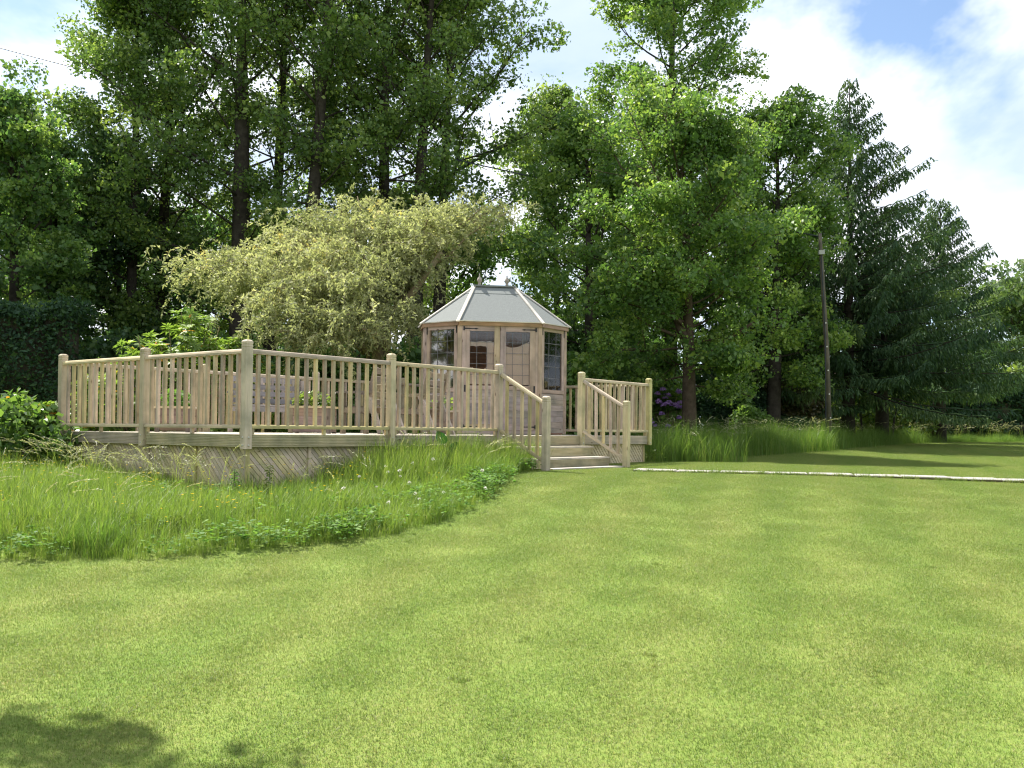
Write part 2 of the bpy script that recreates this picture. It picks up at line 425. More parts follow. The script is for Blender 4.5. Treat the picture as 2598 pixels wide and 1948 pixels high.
# ------------------------------------------------------------------ ground
def make_ground():
    def axis(parts):
        return np.unique(np.concatenate([np.arange(a, b, s) for a, b, s in parts]))
    xs = axis([(-900, -120, 60), (-120, -30, 6), (-30, -12, 1.0), (-12, 14, 0.25), (14, 40, 1.0), (40, 120, 6), (120, 901, 60)])
    ys = axis([(-300, -40, 30), (-40, 0, 3), (0, 24, 0.25), (24, 60, 1.0), (60, 140, 5), (140, 1500, 60)])
    X, Y = np.meshgrid(xs, ys)
    Z = zg(X, Y)
    v = np.stack([X, Y, Z], -1).reshape(-1, 3)
    nx, ny = len(xs), len(ys)
    i = np.arange(nx * ny).reshape(ny, nx)
    f = np.stack([i[:-1, :-1], i[:-1, 1:], i[1:, 1:], i[1:, :-1]], -1).reshape(-1, 4)
    me = bpy.data.meshes.new('lawn')
    me.from_pydata(v.tolist(), [], f.tolist())
    me.polygons.foreach_set('use_smooth', [True] * len(me.polygons))
    m, t, o = new_mat('lawn_turf')
    p = N(t, 'ShaderNodeBsdfPrincipled', inp={'Roughness': 0.9, 'Specular IOR Level': 0.1})
    g = N(t, 'ShaderNodeNewGeometry')
    a = N(t, 'ShaderNodeTexNoise', inp={'Scale': 0.55, 'Detail': 5.0, 'Roughness': 0.65})
    b = N(t, 'ShaderNodeTexNoise', inp={'Scale': 28.0, 'Detail': 4.0, 'Roughness': 0.7})
    L(t, g.outputs['Position'], a.inputs['Vector']); L(t, g.outputs['Position'], b.inputs['Vector'])
    s = math_n(t, 'ADD', math_n(t, 'ADD', stripes(t, g.outputs['Position']), math_n(t, 'MULTIPLY', math_n(t, 'SUBTRACT', a.outputs[0], 0.5), 0.5)), math_n(t, 'ADD', math_n(t, 'MULTIPLY', math_n(t, 'SUBTRACT', b.outputs[0], 0.5), 0.8), 0.42))
    rp = ramp(t, [(q_, tuple(0.92 * c_ for c_ in col_)) for q_, col_ in LAWN], s)
    L(t, rp.outputs[0], p.inputs['Base Color'])
    bp = N(t, 'ShaderNodeBump', inp={'Strength': 0.5, 'Distance': 0.02})
    L(t, b.outputs[0], bp.inputs['Height']); L(t, bp.outputs[0], p.inputs['Normal'])
    L(t, p.outputs[0], o.inputs[0])
    me.materials.append(m)
    ob = link(bpy.data.objects.new('lawn', me))
    ob['kind'] = 'structure'
    ob['label'] = 'mown lawn sloping up to the deck with pale worn patches'
    return ob
make_ground()

# ------------------------------------------------------------------ paved path
def make_path():
    root = bpy.data.objects.new('path', None)
    link(root)
    root['kind'] = 'structure'
    root['label'] = 'narrow pale slab path running from the deck steps across the lawn'
    a, b = Vector((1.85, 14.55, 0)), Vector((11.0, 11.95, 0))
    d = (b - a).normalized(); ln = (b - a).length
    ang = math.atan2(d.y, d.x)
    root.location = (a.x, a.y, zgf(a.x, a.y))
    root.rotation_euler = (0, 0, ang)
    rnd = random.Random(5)
    step = 0.62
    me = MB().rings([[(sx * (0.298 - c), sy * (0.25 - c), z) for sx, sy in ((-1, -1), (1, -1), (1, 1), (-1, 1))] for c, z in ((0, -0.05), (0, -0.006), (0.012, 0.002))]).mesh('paving_slab', M['slab'])
    sb = MB()
    prof = []
    for k in range(int(ln / step) + 1):
        p = a + d * (k * step)
        q = a + d * (k * step + step)
        for s_ in (-0.36, 0.36):
            pass
        z = zgf(p.x, p.y)
        part('paving_slab', me, root, (k * step + 0.3, rnd.uniform(-0.02, 0.02), z - root.location.z + 0.022 + rnd.uniform(-0.004, 0.004)), (rnd.uniform(-.006, .006), rnd.uniform(-.006, .006), rnd.uniform(-.012, .012)))
        sb.box((k * step + 0.3, 0.0, z - root.location.z - 0.012), (step - 0.002, 0.62, 0.04))
    so = sb.obj('soil_bed', M['soil'], root)
    return a, d, ln
PATH = make_path()

# ------------------------------------------------------------------ timber deck
DECK_Z = 0.52
C0 = Vector((-2.99, 10.96, 0))
TH = math.atan2(0.7873, 0.6165)
fx, fy = math.cos(TH), math.sin(TH)
def dk(t, s, z=0.0):
    """deck coordinates (along the front, inwards, height above the boards) to world"""
    return Vector((C0.x + fx * t - fy * s, C0.y + fy * t + fx * s, DECK_Z + z))
LX, LY = 8.9, 4.08
SX0, SX1 = 4.50, 6.70          # opening of the steps
def grooved(w_, h, n, depth=0.009):
    """grooved board profile in (y, z): groove face towards -y"""
    pts = [(w_, 0), (w_, h), (0.004, h), (0, h - 0.005)]
    gs = (h - 0.016) / n
    for k in range(n):
        z1 = h - 0.008 - k * gs; z0 = z1 - gs
        pts += [(0, z1 - gs * 0.20), (depth, z1 - gs * 0.34), (depth, z1 - gs * 0.78), (0, z1 - gs * 0.92)]
    pts += [(0, 0.004), (0.004, 0)]
    return pts[::-1]
def rot_z(a):
    return Matrix.Rotation(a, 3, 'Z')
deck = thing('timber_deck', 'raised timber deck with grooved edge boards and diagonal lattice skirt', 'deck', dk(0, 0), TH)
rnd = random.Random(2)
nb = 27
bw = LY / nb
bm = MB().box((0, 0, -0.014), (LX - 0.01, bw - 0.006, 0.028)).mesh('deck_board', M['deck'])
for k in range(nb):
    part('deck_board', bm, deck, (LX / 2, bw * (k + 0.5), -rnd.uniform(0, 0.002)))
FH = 0.145
def fascia(x0, y0, x1, y1, name='fascia_board'):
    a = math.atan2(y1 - y0, x1 - x0); ln = math.hypot(x1 - x0, y1 - y0)
    me = MB().prism(grooved(0.026, FH, 7), 0, ln).mesh('fascia_board', M['deck_edge'])
    return part(name, me, deck, (x0, y0, -0.030 - FH + 0.028), (0, 0, a))
for a, b in ((0.02, 2.24), (2.26, 4.46), (6.74, 8.88)):
    fascia(a, -0.028, b, -0.028)
fascia(4.47, -0.028, 6.73, -0.028)
for a, b in ((4.07, 2.06), (2.04, 0.0)):
    fascia(-0.028, a, -0.028, b)
fascia(8.928, 0.0, 8.928, LY)
fascia(LX, LY + 0.028, 0, LY + 0.028)
# hidden joists under the boards keep the deck solid from the side
jm = MB().box((0, 0, 0), (LX - 0.3, 0.05, 0.14)).mesh('joist', M['pine_x'])
for yy in (0.12, 1.05, 2.04, 3.0, 3.95):
    part('joist', jm, deck, (LX / 2, yy, -0.10))

def clip_strip(x0, x1, z0, z1, c, wd, sgn):
    """strip of width wd along direction (1, sgn) through (c, z0), clipped to a rectangle"""
    d = Vector((1, sgn)).normalized(); n = Vector((-d.y, d.x))
    o = Vector((c, z0))
    poly = [o + d * a + n * b for a, b in ((-9, -wd / 2), (9, -wd / 2), (9, wd / 2), (-9, wd / 2))]
    for ax, lim, keep in ((0, x0, 1), (0, x1, -1), (1, z0, 1), (1, z1, -1)):
        res = []
        for i in range(len(poly)):
            p, q = poly[i], poly[(i + 1) % len(poly)]
            ip, iq = (p[ax] - lim) * keep >= 0, (q[ax] - lim) * keep >= 0
            if ip:
                res.append(p)
            if ip != iq:
                s = (lim - p[ax]) / (q[ax] - p[ax])
                res.append(p + (q - p) * s)
        poly = res
        if not poly:
            return None
    return poly
def lattice(x_len, zb, zt, place, joined=False, step=0.074, wd=0.0435):
    """slats in a local frame: x along the panel, y depth (0 front), z height"""
    jb = MB()
    for layer, sgn in ((0, -1), (1, 1)):   # front layer falls to the right
        k0 = -int((zt - zb) / step) - 2; k1 = int(x_len / step) + int((zt - zb) / step) + 3
        for k in range(k0, k1):
            poly = clip_strip(0, x_len, zb, zt, k * step + 0.02 + layer * 0.01, wd, sgn)
            if not poly or len(poly) < 3:
                continue
            ar = abs(sum(poly[i].x * poly[(i + 1) % len(poly)].y - poly[(i + 1) % len(poly)].x * poly[i].y for i in range(len(poly)))) / 2
            if ar < 0.0012:
                continue
            cxx = sum(p.x for p in poly) / len(poly); czz = sum(p.y for p in poly) / len(poly)
            y0 = 0.0 if layer == 0 else 0.0085
            mb = jb if joined else MB()
            n = len(poly)
            ang = -math.atan2(sgn, 1)
            o = Vector((0, 0)) if joined else Vector((cxx, czz))
            pr = [p - o for p in poly]
            if not joined:       # local x along the slat, so the grain follows it
                ca, sa = math.cos(ang), math.sin(ang)
                pr = [Vector((p.x * ca - p.y * sa, p.x * sa + p.y * ca)) for p in pr]
            vs = [(p.x, y0, p.y) for p in pr] + [(p.x, y0 + 0.008, p.y) for p in pr]
            fs = [tuple(range(n)), tuple(reversed(range(n, 2 * n)))] + [((i + 1) % n, i, n + i, n + (i + 1) % n) for i in range(n)]
            mb.add(vs, fs)
            if not joined:
                ob = mb.obj('lattice_slat', M['lattice'], deck)
                ob.matrix_basis = place @ Matrix.Translation((cxx, 0, czz)) @ Matrix.Rotation(ang, 4, 'Y')
    if joined:
        ob = jb.obj('lattice_panel', M['lattice'], deck)
        ob.matrix_basis = place
        ob['kind'] = 'stuff'
ZT, ZB = -0.150, -0.82
LF = 0.055                         # how far the skirt stands back
lattice(4.40, ZB, ZT, Matrix.Translation((0.06, LF, 0)))
lattice(4.0, ZB, ZT, Matrix.Translation((LF, 4.05, 0)) @ Matrix.Rotation(-math.pi / 2, 4, 'Z'))
lattice(2.10, ZB + 0.2, ZT, Matrix.Translation((6.75, LF, 0)), joined=True, step=0.085)
lattice(4.0, ZB + 0.2, ZT, Matrix.Translation((LX - LF, 0.04, 0)) @ Matrix.Rotation(math.pi / 2, 4, 'Z'), joined=True, step=0.09)
vb = MB().box((0, 0, (ZT + ZB) / 2), (0.045, 0.018, ZT - ZB)).mesh('skirt_batten', M['pine_z'])
for xx in (0.055, 0.95, 1.90, 2.85, 3.80, 4.44, 6.77, 7.7, 8.86):
    part('skirt_batten', vb, deck, (xx, LF - 0.011, 0))
for yy in (0.06, 1.04, 2.05, 3.04, 4.03):
    part('skirt_batten', vb, deck, (LF - 0.011, yy, 0), (0, 0, math.pi / 2))
for xx in (8.86,):
    for yy in (0.07, 2.0, 4.0):
        part('skirt_batten', vb, deck, (LX - LF + 0.011, yy, 0), (0, 0, math.pi / 2))
# dark soil under the deck is ordinary ground seen through the lattice

# ------------------------------------------------------------------ railings
RT = 0.965
def hand_prof(w_, h):
    return [(-w_ / 2, 0), (w_ / 2, 0), (w_ / 2, h * 0.45), (w_ * 0.36, h * 0.85), (w_ * 0.16, h), (-w_ * 0.16, h), (-w_ * 0.36, h * 0.85), (-w_ / 2, h * 0.45)]
def post_mesh(z0, z1):
    h = 0.0465
    prof = [(h, z0), (h, z1 - 0.092), (h - 0.004, z1 - 0.088), (h - 0.004, z1 - 0.084), (h, z1 - 0.080), (h, z1 - 0.062), (h - 0.004, z1 - 0.058), (h - 0.004, z1 - 0.054), (h, z1 - 0.050), (h + 0.001, z1 - 0.022), (h * 0.90, z1 - 0.012), (h * 0.55, z1)]
    return MB().square_lathe(prof, ch=0.045).mesh('post', M['pine_post'])
POST_ME = post_mesh(-0.165, 1.065)
bal_prof = [(-0.0205, -0.017), (-0.017, -0.0205), (0.017, -0.0205), (0.0205, -0.017), (0.0205, 0.017), (0.017, 0.0205), (-0.017, 0.0205), (-0.0205, 0.017)]
def baluster_mesh(h):
    return MB().rings([[(a, b, z) for a, b in bal_prof] for z in (0, h)]).mesh('baluster', M['baluster'])
BZ0, BZ1 = 0.105, RT - 0.052
BAL_ME = baluster_mesh(BZ1 - BZ0 + 0.004)
BOLT_ME = MB().lathe([(0.011, 0), (0.011, 0.005), (0.006, 0.009)], n=8).mesh('bolt', M['zinc'])
BLOCK_ME = MB().box((0, 0, 0.031), (0.038, 0.036, 0.064)).mesh('support_block', M['pine_z'])
def posts(root, pts, outs):
    for (x, y), o in zip(pts, outs):
        p = part('post', POST_ME, root, (x, y, 0))
        for nx, ny in o:
            a = math.atan2(ny, nx)
            for zz in (-0.035, -0.125):
                q = part('bolt', BOLT_ME, p, (nx * 0.0465, ny * 0.0465, zz))
                q.rotation_euler = (0, R(90), a)
def run(root, x0, y0, x1, y1, nbal):
    a = math.atan2(y1 - y0, x1 - x0); ln = math.hypot(x1 - x0, y1 - y0)
    g = 0.047
    me = MB().prism(hand_prof(0.066, 0.052), g, ln - g).mesh('handrail', M['pine_x'])
    part('handrail', me, root, (x0, y0, RT - 0.052), (0, 0, a))
    me = MB().prism(hand_prof(0.062, 0.044), g, ln - g).mesh('bottom_rail', M['pine_x'])
    part('bottom_rail', me, root, (x0, y0, BZ0 - 0.040), (0, 0, a))
    c, s = math.cos(a), math.sin(a)
    for k in range(nbal):
        t = g + (ln - 2 * g) * (k + 0.75) / (nbal + 0.5)
        part('baluster', BAL_ME, root, (x0 + c * t, y0 + s * t, BZ0 - 0.002), (0, 0, a + rnd.uniform(-.02, .02)))
    for t in (0.08, ln / 2, ln - 0.08):
        part('support_block', BLOCK_ME, root, (x0 + c * t, y0 + s * t, 0), (0, 0, a))
rail = thing('deck_railing', 'long wooden railing around the deck to the left of the steps', 'railing', dk(0, 0), TH, 'railings of the deck')
PY = -0.0
pts = [(SX0, PY), (2.25, PY), (0, PY), (0, 2.05), (0, LY), (2.25, LY), (4.5, LY), (6.7, LY)]
outs = [[(0, -1)], [(0, -1)], [(0, -1), (-1, 0)], [(-1, 0)], [(-1, 0)], [], [], []]
for i, (x, y) in enumerate(pts):      # posts stand just outside the edge boards
    pass
OFF = -0.020
def outp(p):
    x, y = p
    return (OFF if x < 0.01 else (LX - OFF if x > LX - 0.01 else x), OFF if y < 0.01 else (LY - OFF if y > LY - 0.01 else y))
pts = [outp(p) for p in pts]
posts(rail, pts, outs)
for k, n in zip(range(7), (15, 15, 13, 13, 15, 15, 15)):
    run(rail, *pts[k + 1], *pts[k], n)
rail2 = thing('deck_railing', 'short wooden railing around the deck corner to the right of the steps', 'railing', dk(LX, 0), TH, 'railings of the deck')
pts2 = [outp(p) for p in ((SX1, 0), (LX, 0), (LX, 2.04), (LX, LY))]
pts2 = [(x - LX, y) for x, y in pts2]
posts(rail2, pts2, [[(0, -1)], [(0, -1), (1, 0)], [(1, 0)], [(1, 0)]])
for k, n in zip(range(3), (14, 13, 13)):
    run(rail2, *pts2[k], *pts2[k + 1], n)
lx = pts[-1][0] - LX
run(rail2, pts2[3][0], pts2[3][1], lx + 0.0, pts[-1][1], 14)

# ------------------------------------------------------------------ steps and their railings
NW = 0.90                                # newel distance in front of the deck edge
GZ = -0.50
steps = thing('wooden_steps', 'three wide grooved timber steps up to the deck', 'steps', dk((SX0 + SX1) / 2, -0.5, GZ), TH)
sw = SX1 - SX0 - 0.10
def tread(y0, y1, z, nm='tread'):
    nbd = 2
    for k in range(nbd):
        a = y0 + (y1 - y0) * k / nbd; b = y0 + (y1 - y0) * (k + 1) / nbd
        MB().box((0, 0, 0), (sw, abs(b - a) - 0.005, 0.028)).obj(nm, M['deck'], steps, (0, (a + b) / 2 + 0.5, z - GZ - 0.014))
def riser(y, zt, zb):
    me = MB().prism(grooved(0.024, zt - zb, 7), -sw / 2, sw / 2).mesh('riser', M['deck_edge'])
    part('riser', me, steps, (0, y + 0.5, zb - GZ))
S1, S2, S3 = -0.165, -0.33, -0.495
tread(-0.03, -0.315, S1); riser(-0.305, S1 - 0.030, S2 + 0.002)
tread(-0.31, -0.615, S2); riser(-0.605, S2 - 0.030, S3 + 0.01)
riser(-0.004, -0.149, S1 + 0.001)
MB().box((0, 0, 0), (sw - 0.1, 0.22, 0.04)).obj('ground_plank', M['deck'], steps, (0.1, -0.78 + 0.5, 0.004))
for sx in (-1, 1):
    mb = MB()
    prof = [(-0.60, S3 - 0.15), (-0.02, S3 - 0.15), (-0.02, S1 - 0.032), (-0.30, S1 - 0.032), (-0.30, S2 - 0.032), (-0.60, S2 - 0.032)]
    mb.prism(prof, -0.018, 0.018)
    mb.obj('stringer', M['pine_x'], steps, (sx * (sw / 2 - 0.02), 0.5, -GZ))
def stair_rail(x, label):
    t = thing('stair_railing', label, 'railing', dk(x, -NW, GZ), TH, 'sloping railings beside the steps')
    zt = 0.575 - GZ
    me = post_mesh(-0.35, zt)
    part('newel_post', me, t, (0, 0, 0))
    y1 = NW - 0.02 - 0.046; y0 = 0.046
    za, zb = 0.50 - GZ - 0.052, 0.935 - GZ - 0.052
    sl = math.atan2(zb - za, y1 - y0); ln = math.hypot(y1 - y0, zb - za)
    for nm, w_, h, dz in (('handrail', 0.066, 0.052, 0.0), ('bottom_rail', 0.060, 0.044, -0.83)):
        m = Matrix.Rotation(math.pi / 2, 4, 'Z') @ Matrix.Rotation(-sl, 4, 'Y')
        ob = MB().prism(hand_prof(w_, h), 0, ln).obj(nm, M['pine_x'], t)
        ob.matrix_basis = Matrix.Translation((0, y0, za + dz)) @ m
    hb = baluster_mesh(0.80)
    for k in range(5):
        f = (k + 0.8) / 5.6
        part('baluster', hb, t, (0, y0 + (y1 - y0) * f, za + (zb - za) * f - 0.83 + 0.040))
stair_rail(SX0, 'sloping stair railing on the left of the steps, by the tall grass')
stair_rail(SX1, 'sloping stair railing on the right of the steps, by the path')

# ------------------------------------------------------------------ summerhouse
SHA = R(8.5)
sh = thing('summerhouse', 'octagonal pinkish-brown wooden summerhouse with green-grey felt roof and double doors', 'summerhouse', (-0.215, 17.04, DECK_Z), SHA)
def octo(fw, dx, dy, side, inset):
    """plan polygon; front edge on y = inset"""
    p = [(-fw, 0), (fw, 0), (fw + dx, dy), (fw + dx, dy + side), (fw, 2 * dy + side), (-fw, 2 * dy + side), (-fw - dx, dy + side), (-fw - dx, dy)]
    cy_ = dy + side / 2
    rx, ry = (fw + dx - inset) / (fw + dx), (cy_ - inset) / cy_
    return [Vector((a * rx, (b - cy_) * ry + cy_)) for a, b in p]
EAVE = 1.985
RIDGE = 2.715
EV = octo(0.745, 0.60, 0.60, 0.60, 0.0)
WL = octo(0.745, 0.60, 0.60, 0.60, 0.055)
CYM = 0.9
RL, RR = Vector((-0.375, CYM)), Vector((0.375, CYM))
def panel_frame(a, b):
    """matrix of a wall plane: x along it from a to b, y into the house, z up"""
    d = (b - a); ang = math.atan2(d.y, d.x)
    return Matrix.Translation((a.x, a.y, 0)) @ Matrix.Rotation(ang, 4, 'Z'), d.length
def put(mb, name, mat, m, parent=sh):
    o = mb.obj(name, mat, parent)
    o.matrix_basis = m
    return o
# floor
fl = MB(); pol = octo(0.745, 0.60, 0.60, 0.60, 0.075)
fl.rings([[(p.x, p.y, z) for p in pol] for z in (0.012, 0.075)])
fl.obj('floor', M['inner'], sh)
def boards(m, x0, x1, z0, z1, n, mat='cedar_x', inner=True, parent=None, yoff=0.0):
    hgt = (z1 - z0) / n
    prof = [(0.0, 0.0), (0.016, 0.0), (0.016, hgt - 0.001), (0.006, hgt - 0.001), (0.006, hgt - 0.010), (0.0, hgt - 0.014)]
    me = MB().prism([(a, b) for a, b in prof], 0, x1 - x0).mesh('wall_board', M[mat])
    for k in range(n):
        o = part('wall_board', me, parent or sh)
        mm = m @ Matrix.Translation((x0, yoff, z0 + k * hgt))
        o.matrix_basis = mm
    if inner:
        put(MB().box(((x0 + x1) / 2, 0.022 + yoff, (z0 + z1) / 2), (x1 - x0, 0.008, z1 - z0)), 'wall_lining', M['inner'], m)
def leading(m, x0, x1, z0, z1, cols, nrows, parent, y=0.0):
    acc = 0.0; tot = sum(cols)
    for c in cols[:-1]:
        acc += c
        xx = x0 + (x1 - x0) * acc / tot
        o = MB().box((0, 0, 0), (0.007, 0.006, z1 - z0)).obj('leading', M['lead'], parent)
        o.matrix_basis = m @ Matrix.Translation((xx, y, (z0 + z1) / 2))
    for k in range(1, nrows):
        o = MB().box((0, 0, 0), (x1 - x0, 0.0065, 0.007)).obj('leading', M['lead'], parent)
        o.matrix_basis = m @ Matrix.Translation(((x0 + x1) / 2, y - 0.0005, z0 + (z1 - z0) * k / nrows))
HW = EAVE - 0.035          # wall height
def window_wall(i, cols=(1.0, 1.3, 1.0), win=True):
    a, b = WL[i], WL[(i + 1) % 8]
    m, ln = panel_frame(a, b)
    x0, x1 = 0.055, ln - 0.055
    if not win:
        boards(m, x0, x1, 0.03, HW, 17)
    else:
        boards(m, x0, x1, 0.03, 0.74, 7)
        wz0, wz1 = 0.745, HW - 0.02
        fr = MB()
        fr.box(((x0 + x1) / 2, 0.012, wz0 + 0.0325), (x1 - x0 + 0.01, 0.045, 0.065))
        f = put(fr, 'window_frame', M['cedar_xf'], m)
        im = Matrix.Identity(4)
        for xx in (x0 + 0.0325, x1 - 0.0325):
            MB().box((xx, 0.014, (wz0 + wz1) / 2 + 0.01), (0.065, 0.043, wz1 - wz0 - 0.11)).obj('stile', M['cedar_z'], f)
        MB().box(((x0 + x1) / 2, 0.0135, wz1 - 0.04), (x1 - x0, 0.044, 0.08)).obj('top_rail', M['cedar_xf'], f)
        gx0, gx1, gz0, gz1 = x0 + 0.065, x1 - 0.065, wz0 + 0.065, wz1 - 0.08
        MB().box(((gx0 + gx1) / 2, 0.018, (gz0 + gz1) / 2), (gx1 - gx0, 0.004, gz1 - gz0)).obj('window_pane', M['glass'], f)
        leading(im, gx0, gx1, gz0, gz1, cols, 5, f, 0.013)
        # black hinges at the head of the frame
        for xx in (x0 + 0.01, x1 - 0.01):
            MB().box((xx, -0.013, wz1 - 0.09), (0.018, 0.006, 0.13)).obj('hinge', M['iron'], f)
for i in (1, 7):
    window_wall(i)
window_wall(2, win=False)
window_wall(6, win=False)
window_wall(3)
window_wall(4, win=False)
window_wall(5, win=False)
# corner posts
for i in range(8):
    p = WL[i]
    prev, nxt = WL[i - 1], WL[(i + 1) % 8]
    d = ((prev - p).normalized() + (nxt - p).normalized()).normalized()
    ang = math.atan2(d.y, d.x)
    o = MB().rings([[(a, b, z) for a, b in ((-0.016, -0.036), (0.03, -0.05), (0.055, 0), (0.03, 0.05), (-0.016, 0.036))] for z in (0.0, HW + 0.02)]).obj('corner_post', M['cedar_z'], sh, (p.x, p.y, 0.012), (0, 0, ang))
# front: frame and double doors
a, b = WL[0], WL[1]
mF, lnF = panel_frame(a, b)
put(MB().box((lnF / 2, 0.010, HW - 0.010), (lnF - 0.10, 0.05, 0.055)), 'door_head', M['cedar_xf'], mF)
put(MB().box((lnF / 2, 0.010, 0.045), (lnF - 0.10, 0.06, 0.065)), 'door_sill', M['cedar_xf'], mF)
for xx in (0.062, lnF - 0.062):
    put(MB().box((xx, 0.012, HW / 2 + 0.02), (0.042, 0.055, HW - 0.115)), 'door_jamb', M['cedar_z'], mF)
DW = (lnF - 0.166 - 0.008) / 2
def torn_sheet(side, parent):
    """pale covering fixed inside the glass, with a ragged upper edge; local door coordinates"""
    gx0, gx1, gz0 = 0.10, DW - 0.10, 0.80
    if side == 0:
        polys = [[(gx0, gz0), (gx1, gz0), (gx1, 1.545), (gx1 - .08, 1.560), (gx1 - .14, 1.548), (gx1 - .20, 1.556), (gx0 + .10, 1.545), (gx0, 1.55), (gx0, 1.465), (gx0 + .05, 1.475), (gx0 + .11, 1.462), (gx0 + .19, 1.478), (gx0 + .25, 1.466), (gx1 - .15, 1.470), (gx1 - .125, 1.44), (gx1 - .13, 1.30), (gx1 - .115, 1.14), (gx1 - .14, 1.09), (gx0 + .22, 1.05), (gx0 + .12, 1.03), (gx0 + .05, 1.10), (gx0, 1.09)]]
    else:
        polys = [[(gx0, gz0), (gx1, gz0), (gx1, 1.565), (gx1 - .05, 1.545), (gx1 - .12, 1.51), (gx1 - .2, 1.475), (gx0 + .17, 1.462), (gx0 + .09, 1.455), (gx0 + .03, 1.47), (gx0, 1.476)]]
    for pl in polys:
        n = len(pl)
        vs = [(x, 0.040, z) for x, z in pl] + [(x, 0.043, z) for x, z in pl]
        fs = [tuple(range(n)), tuple(reversed(range(n, 2 * n)))] + [((i + 1) % n, i, n + i, n + (i + 1) % n) for i in range(n)]
        MB().add(vs, fs).obj('cover_sheet', M['sheet'], parent)
for side in (0, 1):
    x0 = 0.083 + side * (DW + 0.008)
    door = bpy.data.objects.new('door', None)
    link(door, sh)
    door.matrix_basis = mF @ Matrix.Translation((x0, 0.0, 0.082))
    dh = HW - 0.082 - 0.042
    im = Matrix.Identity(4)
    sw_ = 0.098
    bigz0 = 0.78
    for xx in (sw_ / 2, DW - sw_ / 2):
        MB().box((xx, 0.010, dh / 2), (sw_, 0.040, dh)).obj('stile', M['cedar_z'], door)
    for z0, z1, nm in ((dh - 0.095, dh, 'top_rail'), (0, 0.10, 'bottom_rail'), (0.705, 0.775, 'middle_rail')):
        MB().box((DW / 2, 0.0105, (z0 + z1) / 2), (DW - 2 * sw_, 0.038, z1 - z0)).obj(nm, M['cedar_xf'], door)
    nbd = 5
    for k in range(nbd):
        hz = 0.604 / nbd
        MB().prism([(0.004, 0.0), (0.020, 0.0), (0.020, hz - .001), (0.010, hz - .001), (0.010, hz - 0.009), (0.004, hz - .012)], 0, DW - 2 * sw_).obj('door_board', M['cedar_x'], door, (sw_, 0, 0.10 + k * hz))
    gx0, gx1, gz0, gz1 = sw_, DW - sw_, 0.776, dh - 0.096
    MB().box(((gx0 + gx1) / 2, 0.016, (gz0 + gz1) / 2), (gx1 - gx0, 0.004, gz1 - gz0)).obj('window_pane', M['glass'], door)
    leading(im, gx0, gx1, gz0, gz1, (1.05, 1.5, 1.1), 5, door, 0.010)
    torn_sheet(side, door)
    # strap hinges: tapering black strap with a spear tip
    for hz in (dh - 0.055, 0.72, 0.055):
        sgn = 1 if side == 0 else -1
        xh = 0.004 if side == 0 else DW - 0.004
        mb = MB()
        pr = [(0, -0.012), (0.05, -0.010), (0.17, -0.006), (0.20, -0.014), (0.245, 0.0), (0.20, 0.014), (0.17, 0.006), (0.05, 0.010), (0, 0.012)]
        if abs(hz - 0.72) < 0.01:
            pr = [(-0.012, -0.06), (0.026, -0.06), (0.026, 0.06), (-0.012, 0.06)]
        vs = [(xh + sgn * x, -0.014, hz + z) for x, z in pr] + [(xh + sgn * x, -0.009, hz + z) for x, z in pr]
        n = len(pr)
        fs = [tuple(range(n)), tuple(reversed(range(n, 2 * n)))] + [((i + 1) % n, i, n + i, n + (i + 1) % n) for i in range(n)]
        mb.add(vs, fs)
        if abs(hz - 0.72) > 0.01:
            mb.box((xh - sgn * 0.012, -0.016, hz), (0.026, 0.012, 0.07))
        mb.obj('hinge', M['iron'], door)
    if side == 1:
        hb = MB().box((0.045, -0.014, 0.93), (0.036, 0.008, 0.15))
        hb.tube([(0.045, -0.016, 0.95), (0.045, -0.055, 0.95), (0.075, -0.058, 0.948), (0.15, -0.058, 0.945)], 0.008, 6)
        hb.obj('handle', M['iron'], door)
# roof
def v3(p, z):
    return Vector((p.x, p.y, z))
ridge_of = [RL, RR, RR, RR, RR, RL, RL, RL]
def roof_face(i):
    a, b = EV[i], EV[(i + 1) % 8]
    ra = RL if a.x < 0 else RR
    rb = RL if b.x < 0 else RR
    q = [v3(a, EAVE), v3(b, EAVE), v3(rb, RIDGE)] + ([] if ra == rb else [v3(ra, RIDGE)])
    nrm = (q[1] - q[0]).cross(q[2] - q[0]).normalized()
    def slab(poly, off, th, name, mat):
        n = len(poly)
        vs = [p + nrm * (off - th) for p in poly] + [p + nrm * off for p in poly]
        fs = [tuple(reversed(range(n))), tuple(range(n, 2 * n))] + [(k, (k + 1) % n, n + (k + 1) % n, n + k) for k in range(n)]
        MB().add(vs, fs).obj(name, M[mat], sh)
    slab(q, 0.0, 0.018, 'roof_felt', 'felt')
    # overlapping top strip of felt
    k = 0.80
    lo = [q[0].lerp(q[-1], k), q[1].lerp(q[2], k)]
    up = [lo[0], lo[1], q[2]] + ([q[3]] if len(q) == 4 else [])
    slab(up, 0.006, 0.0058, 'felt_strip', 'felt')
    # pale drip edge and fascia below the eave
    m, ln = panel_frame(a, b)
    put(MB().box((ln / 2, -0.006, EAVE - 0.004), (ln + 0.002, 0.016, 0.016)), 'drip_edge', M['hip'], m)
    put(MB().box((ln / 2, 0.012, EAVE - 0.046), (ln - 0.012, 0.018, 0.066)), 'eave_fascia', M['fascia'], m)
for i in range(8):
    roof_face(i)
for i in range(8):
    p = EV[i]
    rp = RL if p.x < 0 else RR
    e0, e1 = v3(p, EAVE), v3(rp, RIDGE)
    ext = (e0 - e1).normalized() * 0.05
    e0 = e0 + ext
    d = e1 - e0
    q = d.to_track_quat('X', 'Z').to_matrix().to_4x4()
    mb = MB().prism([(-0.029, -0.012), (0.029, -0.012), (0.029, 0.008), (0.0, 0.016), (-0.029, 0.008)], 0, d.length)
    o = mb.obj('hip_strip', M['hip'], sh)
    o.matrix_basis = Matrix.Translation(e0 + Vector((0, 0, 0.012))) @ q
